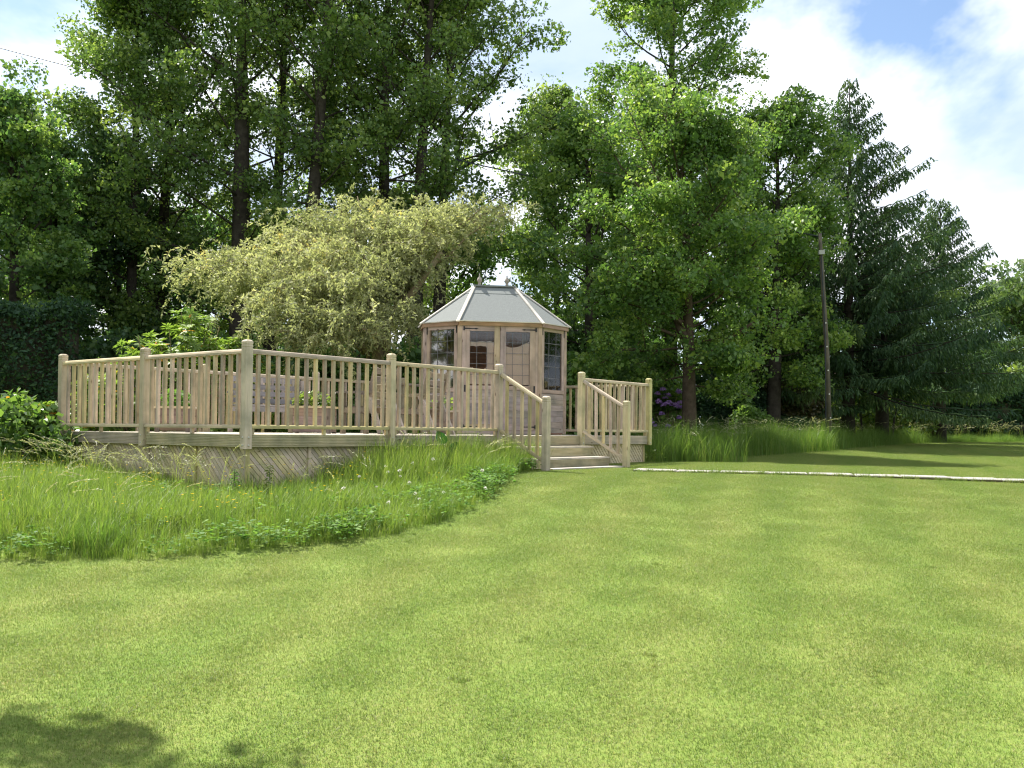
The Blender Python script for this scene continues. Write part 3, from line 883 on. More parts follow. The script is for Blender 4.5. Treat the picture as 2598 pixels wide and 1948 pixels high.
MB().box((0, CYM, RIDGE + 0.018), (0.78, 0.09, 0.03)).obj('ridge_cap', M['felt'], sh)
for xx in (-0.28, 0.23):
    MB().lathe([(0.030, 0), (0.030, 0.018), (0.022, 0.026), (0.026, 0.045), (0.046, 0.075), (0.048, 0.095), (0.036, 0.125), (0.016, 0.150), (0.011, 0.175), (0.014, 0.185), (0.004, 0.20)], n=14).obj('finial', M['finial'], sh, (xx, CYM, RIDGE + 0.032), smooth=True)

# ------------------------------------------------------------------ furniture on the deck
def bench():
    p = dk(3.05, 3.35)
    t = thing('garden_bench', 'weathered grey-lilac slatted garden bench along the back railing', 'bench', p, TH)
    W = 1.45
    for x in (-W / 2 + 0.03, W / 2 - 0.03):
        MB().box((x, 0.22, 0.43), (0.06, 0.05, 0.86)).obj('leg', M['bench_z'], t)
        MB().box((x, -0.24, 0.30), (0.06, 0.06, 0.60)).obj('leg', M['bench_z'], t)
        MB().box((x, -0.02, 0.62), (0.085, 0.56, 0.032)).obj('armrest', M['bench'], t)
        MB().box((x, -0.02, 0.36), (0.045, 0.46, 0.07)).obj('side_rail', M['bench'], t)
    MB().box((0, -0.235, 0.365), (W - 0.12, 0.025, 0.09)).obj('front_rail', M['bench'], t)
    for k in range(5):
        MB().box((0, -0.22 + k * 0.095, 0.42), (W - 0.02, 0.078, 0.022)).obj('seat_slat', M['bench'], t)
    for k, (z, h) in enumerate(((0.50, 0.075), (0.61, 0.075), (0.72, 0.075), (0.835, 0.085))):
        MB().box((0, 0.205 + 0.012 * k, z), (W - 0.12, 0.022, h)).obj('back_slat', M['bench'], t)
    for k in range(6):
        MB().box((-W / 2 + 0.2 + k * (W - 0.4) / 5, 0.235, 0.66), (0.045, 0.02, 0.42)).obj('back_upright', M['bench_z'], t)
bench()
def chair(t_, s_, face, label, grp):
    p = dk(t_, s_)
    t = thing('wooden_armchair', label, 'chair', p, face, grp)   # faces local +y
    W = 0.60
    for x in (-W / 2 + 0.03, W / 2 - 0.03):
        m = Matrix.Rotation(R(-14), 3, 'X')
        MB().box((0, 0, 0), (0.05, 0.075, 0.66), Matrix.Rotation(R(-24), 3, 'X')).obj('rear_leg', M['bench_z'], t, (x, -0.30, 0.30))
        MB().box((0, 0, 0), (0.045, 0.06, 0.66), Matrix.Rotation(R(16), 3, 'X')).obj('back_post', M['chair_z'], t, (x, -0.24, 0.66))
        MB().box((x, 0.28, 0.30), (0.055, 0.065, 0.60)).obj('front_leg', M['chair_z'], t)
        MB().box((x, 0.05, 0.615), (0.095, 0.66, 0.03)).obj('armrest', M['chair'], t)
        MB().box((x, 0.03, 0.35), (0.04, 0.56, 0.075)).obj('side_rail', M['chair'], t)
    for k in range(5):
        MB().box((0, -0.16 + k * 0.105, 0.40), (W - 0.1, 0.088, 0.022)).obj('seat_slat', M['chair'], t)
    MB().box((0, 0.29, 0.35), (W - 0.11, 0.025, 0.09)).obj('front_rail', M['chair'], t)
    for k in range(5):
        z = 0.47 + 0.112 * k
        MB().box((0, 0, 0), (W - (0.115 if k < 4 else -0.02), 0.022, 0.078 if k < 4 else 0.085), Matrix.Rotation(R(16), 3, 'X')).obj('back_slat', M['chair'], t, (0, -0.185 - 0.032 * k, z))
fd = math.atan2(0.50, -0.85) - math.pi / 2
chair(3.32, 1.50, fd, 'brown slatted wooden armchair nearer the bench, seen from behind', 'wooden armchairs on the deck')
chair(4.42, 1.50, fd + 0.05, 'brown slatted wooden armchair nearer the summerhouse, seen from behind', 'wooden armchairs on the deck')

# ------------------------------------------------------------------ foliage toolkit (numpy)
def unit(a):
    return a / np.maximum(np.linalg.norm(a, axis=-1, keepdims=True), 1e-9)
def leaf_obj(name, c, ax, nr, ln, wd, tint, mat, parent=None, fold=0.12, droop=0.0, base=False):
    """one four-cornered folded leaf per row: centre (or base), axis, normal, length, width"""
    n = len(c)
    ax = unit(ax)
    nr = nr - ax * np.sum(nr * ax, 1, keepdims=True)
    nr = unit(nr)
    sd = np.cross(nr, ax)
    ln = np.broadcast_to(ln, (n,))[:, None]; wd = np.broadcast_to(wd, (n,))[:, None]
    if base:
        p0 = c; mid = c + ax * ln * 0.5; p2 = c + ax * ln
    else:
        p0 = c - ax * ln * 0.5; mid = c; p2 = c + ax * ln * 0.5
    up = nr * ln * fold
    V = np.stack([p0, mid + sd * wd * 0.5 + up, p2 - nr * ln * droop, mid - sd * wd * 0.5 + up], 1).reshape(-1, 3).astype(np.float32)
    me = bpy.data.meshes.new(name)
    me.vertices.add(4 * n)
    me.vertices.foreach_set('co', V.ravel())
    me.loops.add(4 * n)
    me.loops.foreach_set('vertex_index', np.arange(4 * n, dtype=np.int32))
    me.polygons.add(n)
    me.polygons.foreach_set('loop_start', np.arange(0, 4 * n, 4, dtype=np.int32))
    at_ = me.attributes.new('tint', 'FLOAT', 'FACE')
    at_.data.foreach_set('value', np.clip(np.broadcast_to(tint, (n,)), 0, 1).astype(np.float32))
    me.materials.append(M[mat])
    me.update(calc_edges=True)
    o = bpy.data.objects.new(name, me)
    link(o, parent)
    global LEAF_TOTAL
    LEAF_TOTAL += n
    return o
LEAF_TOTAL = 0
def blobs(g, cen, rad, cnt, flat=0.6, shell=0.45):
    """leaf positions in flattened clumps. cen (k,3), rad (k,), cnt (k,) -> pos, clump id, outward unit"""
    idx = np.repeat(np.arange(len(cen)), cnt)
    n = len(idx)
    d = unit(g.normal(size=(n, 3)))
    r_ = (shell + (1 - shell) * g.random(n)) ** 0.8 * rad[idx]
    off = d * r_[:, None]
    off[:, 2] *= flat
    return cen[idx] + off, idx, d
def leafy(g, pos, out, upw=0.7, outw=0.4, rnd=1.0):
    n = len(pos)
    nr = unit(out * outw + np.array([0, 0, upw]) + g.normal(size=(n, 3)) * rnd)
    ax = unit(g.normal(size=(n, 3)) + out * 0.5 - np.array([0, 0, 0.15]))
    return ax, nr
class Wood(MB):
    def limb(s, pts, r0, r1, n=6):
        k = len(pts)
        s.tube(pts, [r0 + (r1 - r0) * (i / (k - 1)) ** 0.8 for i in range(k)], n)
def wander(g, p, d, ln, n=6, wig=0.15, bend=(0, 0, 0.0)):
    pts = [np.array(p, float)]; d = np.array(d, float); d /= np.linalg.norm(d)
    for i in range(n):
        d = d + g.normal(size=3) * wig * 0.5 + np.array(bend) / n
        d /= np.linalg.norm(d)
        pts.append(pts[-1] + d * ln / n)
    return np.array(pts)
def tree(name, label, X, Y, H, tr, hb, prof, Rx, leaf, seed, mat='alder', lean=(0, 0), nl=34, nleaf=30000, clump=0.75, flat=0.5,
         el=(5, 55), bark='bark', group=None, cat='tree', stems=1, wig=0.16, sub=7, tspread=0.30, z0=None, asym=None, hb_trunk=0.0, droop=0.0, gap=0.0, limbs=None, lmin=0.35):
    """prof(t): crown radius factor over t=0 (crown base)..1 (top); asym(az): radius factor by azimuth (0 = +x, pi/2 = away)"""
    g = np.random.default_rng(seed)
    z = zgf(X, Y) if z0 is None else z0
    root = thing(name, label, cat, (X, Y, z), 0, group)
    wd = Wood()
    cl = []
    trunks = []
    for st in range(stems):
        dx, dy = (g.normal() * 0.25, g.normal() * 0.25) if stems > 1 else (0, 0)
        n = 12
        tp = []
        for i in range(n + 1):
            t = i / n
            tp.append(np.array([dx * (0.3 + 2.5 * t) + lean[0] * t ** 1.2 + 0.10 * math.sin(3.1 * t + seed + st) * H / 12, dy * (0.3 + 2 * t) + lean[1] * t, H * 0.97 * t - (0.25 if i == 0 else 0)]))
        r_ = [tr * (1.25 if i == 0 else (1 - 0.93 * (i / n) ** 0.9)) + 0.012 for i in range(n + 1)]
        wd.tube(tp, r_, 9)
        trunks.append((np.array(tp), r_))
    ga = g.random() * 6.28
    for k in range(nl):
        tp, rr = trunks[k % stems]
        t = ((k + 0.5) / nl) ** 0.85
        h = hb + (H * 0.96 - hb) * t
        f = h / (H * 0.97) * (len(tp) - 1)
        i = int(min(f, len(tp) - 2)); p = tp[i] + (tp[i + 1] - tp[i]) * (f - i)
        ga += 2.39996 + g.normal() * 0.35
        az = ga
        e = R(el[0] + (el[1] - el[0]) * t + g.normal() * 9)
        rad = Rx * prof(t) * (asym(az) if asym else 1.0) * g.uniform(0.74, 1.08)
        if rad < lmin:
            rad = lmin
        ln = rad / max(0.35, math.cos(e))
        ln = min(ln, rad * 1.5)
        d = (math.cos(az) * math.cos(e), math.sin(az) * math.cos(e), math.sin(e))
        pts = wander(g, p, d, ln, 6, wig, (0, 0, 0.25 - droop))
        r0 = min(rr[i] * 0.45, 0.0085 * ln + 0.014)
        wd.limb(pts, r0, 0.012, 5)
        cl.append((pts[-1], 1.0)); cl.append((pts[-2], 0.9))
        for j in range(sub):
            q = 0.32 + 0.66 * (j + g.random()) / sub
            ff = q * 6; a = int(min(ff, 5)); b = pts[a] + (pts[a + 1] - pts[a]) * (ff - a)
            base_d = pts[a + 1] - pts[a]; base_d = base_d / np.linalg.norm(base_d)
            d2 = base_d * 0.7 + g.normal(size=3) * np.array([0.85, 0.85, 0.45]) + np.array([0, 0, 0.12 - droop])
            l2 = ln * g.uniform(0.16, 0.34) * (1.15 - 0.45 * q) + 0.2
            p2 = wander(g, b, d2, l2, 3, 0.22, (0, 0, 0.15 - droop))
            wd.limb(p2, max(0.012, r0 * 0.35), 0.007, 4)
            cl.append((p2[-1], 0.9)); cl.append((p2[1], 0.65))
    if limbs:
        for (p, q, r0, r1) in limbs:      # explicit visible limbs, local coordinates
            pts = wander(g, p, np.array(q) - np.array(p), np.linalg.norm(np.array(q) - np.array(p)), 7, 0.10)
            wd.limb(pts, r0, r1, 7)
            for a in (4, 5, 6, 7):
                cl.append((pts[a], 0.9))
    cen = np.array([c for c, _ in cl]); wt = np.array([w_ for _, w_ in cl])
    if gap:
        keep = g.random(len(cen)) > gap
        cen, wt = cen[keep], wt[keep]
    rad = clump * wt * g.uniform(0.7, 1.25, len(cen))
    wgt = rad ** 2 * g.lognormal(0, 0.55, len(rad))
    cnt = np.maximum(1, (nleaf * wgt / np.sum(wgt)).astype(int))
    pos, idx, out = blobs(g, cen, rad, cnt, flat)
    ax, nr = leafy(g, pos, out)
    ctint = np.clip(0.45 + g.normal(size=len(cen)) * 0.23, 0, 1)
    tint = ctint[idx] + g.normal(size=len(pos)) * 0.2
    s = leaf * g.lognormal(-0.04, 0.36, len(pos))
    wd.obj('trunk', M[bark], root, smooth=True)
    leaf_obj('crown', pos, ax, nr, s, s * 0.72, tint, mat, root)
    return root
def P_round(t):
    return max(0.0, math.sin(math.pi * min(1, 0.16 + 0.80 * t)) ** 0.6)
def P_tall(t):
    return (0.72 + 0.40 * math.sin(math.pi * min(1, t * 1.15 + 0.05))) * (1 - max(0, t - 0.55) * 1.5) if t < 1 else 0.2
def P_cone(t):
    return (1 - t) ** 0.7 + 0.08
def side(right, left, back=1.0):
    def f(az):
        c = math.cos(az)
        return right if c > 0.5 else (left if c < -0.5 else back)
    def g(az):
        c, s = math.cos(az), math.sin(az)
        return (right * max(c, 0) ** 2 + left * max(-c, 0) ** 2 + back * s * s)
    return g
def loc(u, v, y):
    p = at(u, v, y)
    return p.x, p.z

# ------------------------------------------------------------------ the tall alders behind the deck
ALD = 'tall alders behind the deck'
def xa(u, y):
    return at(u, 900, y).x
alders = [
    # u,   Y,   H,   tr,  hb, R,  lean,        seed, stems, n, label, asym
    (628, 28.0, 17.5, .40, 3.0, 3.6, (-0.6, 0), 11, 1, 66000, 'broad alder with the thickest dark trunk, leftmost of the tall group', side(0.75, 1.15, 0.8)),
    (400, 29.5, 17.0, .24, 2.2, 3.1, (0.2, 0), 18, 1, 68000, 'leafy alder hiding its trunk, at the left end of the tall group', None),
    (318, 28.5, 15.2, .20, 2.6, 1.75, (0.15, 0), 19, 1, 44000, 'leafy alder at the outer left edge of the tall group, above the maple', None),
    (680, 30.0, 18.0, .26, 6.5, 2.5, (0.3, 0), 12, 1, 24000, 'slim straight alder just right of the thickest trunk', None),
    (740, 27.5, 17.5, .30, 6.0, 2.6, (1.2, 0), 13, 1, 30000, 'alder with a dark trunk leaning right above the willow', None),
    (895, 31.0, 17.5, .27, 5.6, 2.7, (-1.2, 0), 14, 1, 30000, 'alder leaning left over the middle of the willow', None),
    (968, 29.0, 17.7, .27, 5.4, 2.6, (0.25, 0), 15, 1, 30000, 'upright alder rising behind the top of the willow', None),
    (1055, 28.5, 16.8, .29, 4.6, 2.8, (0.5, 0), 16, 1, 40000, 'alder with layered boughs reaching right, left of the summerhouse roof', side(1.05, 0.8, 0.9)),
    (1120, 30.0, 15.8, .27, 4.4, 3.1, (0.1, 0), 17, 1, 46000, 'rightmost alder of the tall group, straight behind the summerhouse roof', side(1.2, 0.7, 0.9)),
]
for (u, Y, H, tr, hb, Rr, ln, sd, st, nlv, lab, asy) in alders:
    tree('alder_tree', lab, xa(u, Y), Y, H, tr, hb, P_tall, Rr, 0.096, sd, 'alder', ln, 50 if nlv > 50000 else 36, int(nlv * 0.84), 0.64, 0.62, (12, 56), group=ALD, asym=asy, stems=st, gap=0.12, sub=6)

# left edge: maple and the dark wood under it
tree('maple_tree', 'bushy maple with layered light green top at the left edge', xa(40, 23.5), 23.5, 8.2, .20, 1.4, P_round, 1.45, 0.095, 31, 'maple', (-0.3, 0), 40, 44000, 0.45, 0.5, (0, 60), sub=7, gap=0.2)
tree('maple_tree', 'lower rounded tree between the maple and the big alder', xa(105, 27), 27, 8.0, .18, 1.4, P_round, 1.5, 0.10, 32, 'maple', (0.2, 0), 36, 32000, 0.48, 0.5, (0, 60), sub=7, gap=0.2)
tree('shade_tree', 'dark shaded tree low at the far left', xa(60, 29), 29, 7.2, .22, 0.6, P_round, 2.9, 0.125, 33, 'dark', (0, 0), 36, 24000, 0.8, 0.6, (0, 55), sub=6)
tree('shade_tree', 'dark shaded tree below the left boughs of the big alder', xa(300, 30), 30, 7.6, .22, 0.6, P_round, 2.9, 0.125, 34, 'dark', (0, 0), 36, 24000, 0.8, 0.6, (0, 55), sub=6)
tree('shade_tree', 'dark shaded tree behind the left end of the willow', xa(500, 34), 34, 6.8, .22, 0.6, P_round, 2.9, 0.14, 35, 'maple', (0, 0), 36, 17000, 0.8, 0.6, (0, 55), sub=6)
tree('shade_tree', 'leafy tree behind the middle of the willow', xa(800, 37), 37, 7.0, .22, 0.6, P_round, 3.0, 0.17, 36, 'maple', (0, 0), 36, 22000, 0.8, 0.6, (0, 55), sub=6)
tree('shade_tree', 'leafy tree behind the summerhouse roof', xa(1130, 36), 36, 7.2, .22, 0.6, P_round, 3.0, 0.15, 37, 'maple', (0, 0), 36, 18000, 0.8, 0.6, (0, 55), sub=6)

# right of the summerhouse
tree('broadleaf_tree', 'small leafy tree top in the gap between alders and oak', xa(1430, 37), 37, 12.2, .20, 2.0, P_round, 2.7, 0.11, 41, 'alder', (-0.5, 0), 38, 40000, 0.65, 0.5, (5, 60), gap=0.1)
tree('alder_tree', 'tall conical alder standing alone right of the sky gap', xa(1716, 33), 33, 18.5, .28, 5.4, lambda t: (1.0 if t < .5 else 1.0 - (t - .5) * 0.6), 2.8, 0.098, 42, 'oak', (-0.4, 0), 58, 78000, 0.62, 0.6, (0, 42), gap=0.12, sub=6, group=ALD + ' and to the right')
tree('oak_tree', 'spreading oak with a stout forked brown trunk right of the deck', xa(1757, 22.3), 22.3, 7.3, .185, 1.5, P_round, 2.45, 0.076, 43, 'oak', (-0.35, 0), 54, 80000, 0.46, 0.6, (-8, 62), bark='bark_brown', sub=7, gap=0.15, asym=side(0.88, 1.12, 0.85), droop=0.10,
     limbs=[((0, 0, 2.2), (-0.85, -0.5, 4.0), 0.13, 0.05), ((0.02, 0, 2.1), (1.3, -0.6, 2.9), 0.07, 0.03), ((0, 0, 2.6), (-1.6, -0.5, 2.9), 0.06, 0.02)])
tree('broadleaf_tree', 'broad dark green tree with pale sunlit top between oak and spruce', xa(1960, 28.5), 28.5, 9.3, .24, 1.6, P_round, 2.1, 0.088, 44, 'oak', (0.1, 0), 46, 52000, 0.54, 0.6, (-4, 60), sub=6, gap=0.12)
tree('broadleaf_tree', 'leafy tree between the summerhouse roof and the oak', xa(1490, 27), 27, 8.5, .20, 0.8, P_round, 2.1, 0.088, 45, 'oak', (0, 0), 44, 46000, 0.54, 0.6, (-4, 60), sub=6, gap=0.12)
tree('shade_tree', 'dark shaded tree low behind the oak trunk', xa(1690, 32), 32, 6.4, .2, 0.4, P_round, 2.9, 0.15, 46, 'maple', (0, 0), 36, 18000, 0.8, 0.6, (0, 55), sub=6)

# spruces
def spruce(label, u, Y, vtop, Rb, seed, hb=1.2, trunk=0.22, n_wh=30, dens=1.0, asym=None, expo=0.85):
    g = np.random.default_rng(seed)
    X, zt = loc(u, vtop, Y)
    z = zgf(X, Y); H = zt - z
    root = thing('spruce_tree', label, 'tree', (X, Y, z), 0, 'spruces on the right')
    wd = Wood()
    wd.tube([(0, 0, -0.2), (0, 0, H * 0.3), (0.05, 0, H * 0.6), (0, 0, H)], [trunk * 1.2, trunk * 0.75, trunk * 0.4, 0.008], 8)
    B = []; AX = []; NR = []; LN = []; TI = []
    def spray(b, d, l, t, wv=0.05):
        B.append(b); AX.append(d); LN.append(l); TI.append(t)
    hs = hb + (H - hb - 0.25) * np.linspace(0, 1, n_wh) ** 0.93
    for k, h in enumerate(hs):
        t = (h - hb) / (H - hb)
        nb_ = int(g.integers(5, 8)) if t < 0.9 else 4
        a0 = g.random() * 6.28
        for j in range(nb_):
            az = a0 + j * 6.283 / nb_ + g.normal() * 0.2
            ln = Rb * ((1 - t) ** expo) * g.uniform(0.72, 1.12) * (asym(az) if asym else 1) + 0.22
            e = R(-14 + 48 * t + g.normal() * 6)
            d = np.array([math.cos(az) * math.cos(e), math.sin(az) * math.cos(e), math.sin(e)])
            p = wander(g, (0, 0, h), d, ln, 7, 0.06, (0, 0, 0.42 - 0.2 * t))
            wd.limb(p, 0.006 + 0.0055 * ln, 0.003, 4)
            out = np.array([math.cos(az), math.sin(az), 0]); lat = np.array([-out[1], out[0], 0])
            ct = 0.42 + g.normal() * 0.16
            m = max(5, int(ln / 0.080 * dens))
            for q in range(m):
                f = 0.12 + 0.88 * (q + g.random()) / m
                ff = f * 7; a = int(min(ff, 6)); b = p[a] + (p[a + 1] - p[a]) * (ff - a)
                sgn = 1 if q % 2 else -1
                tl = (0.16 + 0.34 * (1 - f) * min(1, ln / 2) + 0.12) * g.uniform(0.7, 1.2) * (0.55 + 0.45 * (1 - t))
                dd = out * 0.75 + lat * sgn * g.uniform(0.5, 1.0) + np.array([0, 0, -0.25 - 0.5 * g.random()])
                pp = wander(g, b, dd, tl, 3, 0.10, (0, 0, -0.55))
                for s_ in range(3):
                    dv = pp[s_ + 1] - pp[s_]
                    spray(pp[s_], dv, np.linalg.norm(dv) * 1.35, ct + 0.10 * s_ + g.normal() * 0.08)
                    for w_ in range(2):     # hanging side sprays
                        dv2 = dv / np.linalg.norm(dv) * 0.6 + g.normal(size=3) * 0.35 + np.array([0, 0, -0.6])
                        spray(pp[s_] + dv * g.random(), dv2, g.uniform(0.10, 0.27) * (0.55 + 0.45 * (1 - t)), ct + g.normal() * 0.1)
            for s_ in range(3, 7):
                dv = p[s_ + 1] - p[s_]
                spray(p[s_], dv, np.linalg.norm(dv) * 1.3, ct + 0.12)
    for q in range(6):
        spray(np.array([0, 0, H - 0.06 * q - 0.1]), np.array([math.cos(q * 2.4) * 0.5, math.sin(q * 2.4) * 0.5, 1.0]), 0.16, 0.6)
    B = np.array(B); AX = np.array(AX); LN = np.array(LN); TI = np.array(TI)
    nr = unit(np.array([0, 0, 1.0]) + g.normal(size=B.shape) * 0.55)
    wd.obj('trunk', M['bark'], root, smooth=True)
    leaf_obj('needles', B, AX, nr, LN, np.full(len(B), 0.050) * g.uniform(0.8, 1.25, len(B)), TI, 'spruce', root, fold=0.05, base=True)
    return root
spruce('tall dark spruce with a pointed leader against the sky', 2155, 32.0, 200, 5.2, 51, n_wh=34, asym=side(1.22, 0.8, 0.9), expo=1.05, hb=2.0, dens=1.05)
spruce('spruce with a drooping sunlit bough rising behind the far dark hedge', 2385, 38.0, 505, 4.2, 52, n_wh=24, asym=side(0.9, 1.0, 0.9), hb=2.2, trunk=0.24, dens=1.15)
spruce('dark spruce half hidden behind the oak and the pole', 1945, 30.8, 520, 3.3, 53, n_wh=26, hb=1.3, dens=1.1)
spruce('low spruce between the pole and the far dark hedge', 2240, 33.0, 600, 3.6, 54, n_wh=24, hb=2.1, dens=1.15)

# ------------------------------------------------------------------ weeping willow
def willow():
    g = np.random.default_rng(61)
    X, Y = at(985, 1000, 20.3).x, 20.3
    z = zgf(X, Y)
    root = thing('willow_tree', 'weeping yellow-green willow spreading low behind the deck', 'tree', (X, Y, z))
    wd = Wood()
    def loc_(u, v, y):
        p = at(u, v, y)
        return np.array([p.x - X, p.y - Y, p.z - z])
    t0 = loc_(955, 880, 20.3)
    wd.limb([np.array([0.1, 0, -0.2]), np.array([0.0, 0, 0.7]), t0, loc_(1000, 800, 20.0), loc_(1060, 725, 19.7), loc_(1120, 640, 19.6)], 0.19, 0.05, 8)
    # the skyline of the crown, from the photograph: bough ends (u, v, depth)
    ends = [(470, 690, 19.0), (500, 655, 19.4), (560, 650, 19.2), (590, 640, 20.2), (640, 628, 19.6), (690, 610, 20.6), (720, 590, 19.8), (770, 545, 20.6), (800, 520, 21.2), (830, 545, 20.2), (905, 505, 20.4), (940, 500, 21.0), (900, 570, 19.6), (985, 560, 20.2), (1040, 545, 20.6), (1075, 520, 21.0), (1110, 545, 19.7), (1150, 525, 20.6), (1210, 525, 20.2), (1260, 515, 20.8), (1300, 535, 20.2), (1100, 600, 18.9), (1010, 610, 18.7), (930, 640, 18.6), (850, 620, 18.9), (760, 640, 18.8), (680, 670, 18.7), (600, 700, 18.5), (530, 705, 18.6), (820, 700, 18.0), (900, 720, 17.9), (700, 730, 18.0), (1000, 700, 17.9), (1080, 690, 18.1), (620, 770, 17.8), (760, 790, 17.6), (880, 800, 17.5), (1000, 790, 17.7), (560, 740, 19.5), (660, 690, 20.5), (950, 690, 21), (640, 820, 17.6), (940, 850, 17.6), (820, 850, 17.5), (1040, 850, 18.0), (720, 860, 17.6)]
    B = []; AX = []; TI = []; LN = []
    for (u, v, y) in ends:
        if u > 960:
            y = max(y, 19.75)
        e = loc_(u + g.normal() * 8, v + g.normal() * 6, y)
        s = t0 * 0.9 + np.array([g.normal() * 0.2, g.normal() * 0.2, g.random() * 0.5])
        if u > 1000:
            s = loc_(1000, 800, 20.0)
        mid = (s + e) / 2 + np.array([0, 0, 0.45 + 0.08 * abs(e[0] - s[0])])
        pts = []
        for k in range(9):
            t = k / 8
            pts.append((1 - t) ** 2 * s + 2 * t * (1 - t) * mid + t * t * e + g.normal(size=3) * 0.04)
        pts = np.array(pts)
        wd.limb(pts, 0.045, 0.010, 5)
        ct = 0.42 + g.normal() * 0.10
        for q in range(64):
            f = 0.30 + 0.70 * math.sqrt(g.random())
            ff = f * 8; a = int(min(ff, 7)); b = pts[a] + (pts[a + 1] - pts[a]) * (ff - a)
            b = b + g.normal(size=3) * np.array([0.26, 0.24, 0.10])
            hang = min(g.uniform(0.25, 0.80) * (1.9 if g.random() < 0.14 and u < 1100 else 1) * (0.7 if u > 1150 else 1), max(0.25, b[2] - 0.1))
            d0 = np.array([g.normal() * 1.0, g.normal() * 1.0, 0.65])
            p = wander(g, b, d0, hang, 8, 0.20, (g.normal() * 0.4, g.normal() * 0.4, -2.2))
            if q % 3 == 0:
                wd.limb(p, 0.006, 0.002, 3)
            m = int(hang / 0.021)
            stint = ct + g.normal() * 0.12 + (0.35 if g.random() < 0.05 else 0)
            for r_ in range(m):
                ff = 8 * (r_ + g.random()) / m; a = int(min(ff, 7))
                c = p[a] + (p[a + 1] - p[a]) * (ff - a)
                dv = p[a + 1] - p[a]; dv = dv / np.linalg.norm(dv)
                B.append(c); AX.append(dv * 0.5 + g.normal(size=3) * 0.75 + np.array([0, 0, -0.15])); TI.append(stint + g.normal() * 0.10)
    B = np.array(B); AX = np.array(AX); TI = np.array(TI)
    n = len(B)
    LN = g.uniform(0.065, 0.105, n)
    nr = unit(g.normal(size=(n, 3)) + np.array([0.15, -0.1, 0.6]))
    wd.obj('trunk', M['twig'], root, smooth=True)
    leaf_obj('hanging_leaves', B, AX, nr, LN, LN * 0.36, TI, 'willow', root, fold=0.06, base=True)
willow()

# ------------------------------------------------------------------ shrubs and hedges
def bush(name, label, X, Y, rx, ry, h, leaf, seed, mat, n, cat='shrub', group=None, wr=0.7, clump=0.28, nc=60, z0=0.0, flat=0.8, stems=5, top=False):
    g = np.random.default_rng(seed)
    z = zgf(X, Y)
    root = thing(name, label, cat, (X, Y, z), 0, group)
    d = unit(g.normal(size=(nc, 3))); d[:, 2] = np.abs(d[:, 2]) * 1.0
    r_ = 0.55 + 0.45 * g.random(nc) ** 0.5
    cen = np.stack([d[:, 0] * rx * r_, d[:, 1] * ry * r_, z0 + d[:, 2] * (h - z0) * r_ * 0.95 + (h - z0) * 0.02], 1)
    if top:
        cen[:, 2] = z0 + (h - z0) * g.random(nc) ** 0.6
    rad = clump * g.uniform(0.7, 1.4, nc)
    cnt = np.maximum(2, (n * rad ** 2 / np.sum(rad ** 2)).astype(int))
    pos, idx, out = blobs(g, cen, rad, cnt, flat, 0.4)
    pos[:, 2] = np.maximum(pos[:, 2], 0.02)
    ax, nr = leafy(g, pos, out)
    ti = np.clip(0.45 + g.normal(size=nc) * 0.16, 0, 0.9)[idx] + g.normal(size=len(pos)) * 0.12
    s = leaf * g.lognormal(0, 0.2, len(pos))
    wd = Wood()
    for k in range(stems):
        c = cen[g.integers(0, nc)]
        p0 = np.array([g.normal() * rx * 0.12, g.normal() * ry * 0.12, -0.05])
        wd.limb(wander(g, p0, c - p0, np.linalg.norm(c - p0), 5, 0.12), 0.012 + 0.010 * h, 0.006, 5)
    wd.obj('stems', M['twig'], root)
    leaf_obj('foliage', pos, ax, nr, s, s * wr, ti, mat, root)
    return root
def rosettes(name, label, X, Y, pts, seed, mat, leaf, nleaf=9, group=None, wr=0.30, orange=0.02, jit=0.05):
    """evergreen shrub: whorls of long leaves at the shoot tips. pts: (k,3) local positions of the tips"""
    g = np.random.default_rng(seed)
    z = zgf(X, Y)
    root = thing(name, label, 'shrub', (X, Y, z), 0, group)
    B = []; A = []; Nn = []; T = []; S = []
    wd = Wood()
    for p in pts:
        outd = np.array([p[0], p[1], 0]); outd = outd / (np.linalg.norm(outd) + 0.3)
        up = unit((np.array([0, 0, 1.0]) + outd * 0.5 + g.normal(size=3) * 0.25)[None])[0]
        t1 = unit(np.cross(up, np.array([0.3, 0.9, 0.1]))[None])[0]; t2 = np.cross(up, t1)
        a0 = g.random() * 6.28; ct = 0.5 + g.normal() * 0.15
        for tier, (nn, lift, sz) in enumerate(((nleaf, 0.25, 1.0), (nleaf - 3, 0.75, 0.75), (nleaf - 2, -0.25, 1.05))):
            for j in range(nn):
                a = a0 + tier * 0.4 + j * 6.283 / nn + g.normal() * 0.15
                h = t1 * math.cos(a) + t2 * math.sin(a)
                B.append(np.array(p) - up * 0.03 * tier); A.append(h + up * (lift + g.normal() * 0.12)); Nn.append(up * 1.0 - h * 0.3)
                T.append(0.98 if g.random() < orange else min(0.9, ct + (0.12 if tier == 1 else 0) + g.normal() * 0.1)); S.append(leaf * sz * g.uniform(0.8, 1.15))
        if g.random() < 0.35:
            b0 = np.array([p[0] * 0.25, p[1] * 0.25, 0.0])
            wd.limb(wander(g, b0, np.array(p) - b0, np.linalg.norm(np.array(p) - b0), 5, 0.14), 0.018, 0.006, 5)
    S = np.array(S)
    wd.obj('stems', M['twig'], root)
    leaf_obj('foliage', np.array(B), np.array(A), np.array(Nn), S, S * wr, np.array(T), mat, root, fold=0.05, droop=0.08, base=True)
    return root
def dome(g, k, rx, ry, h, lo=0.1):
    d = unit(g.normal(size=(k, 3))); d[:, 2] = np.abs(d[:, 2])
    q = 0.72 + 0.28 * g.random(k)
    return np.stack([d[:, 0] * rx * q, d[:, 1] * ry * q, lo + d[:, 2] * (h - lo) * q], 1)
g0 = np.random.default_rng(70)
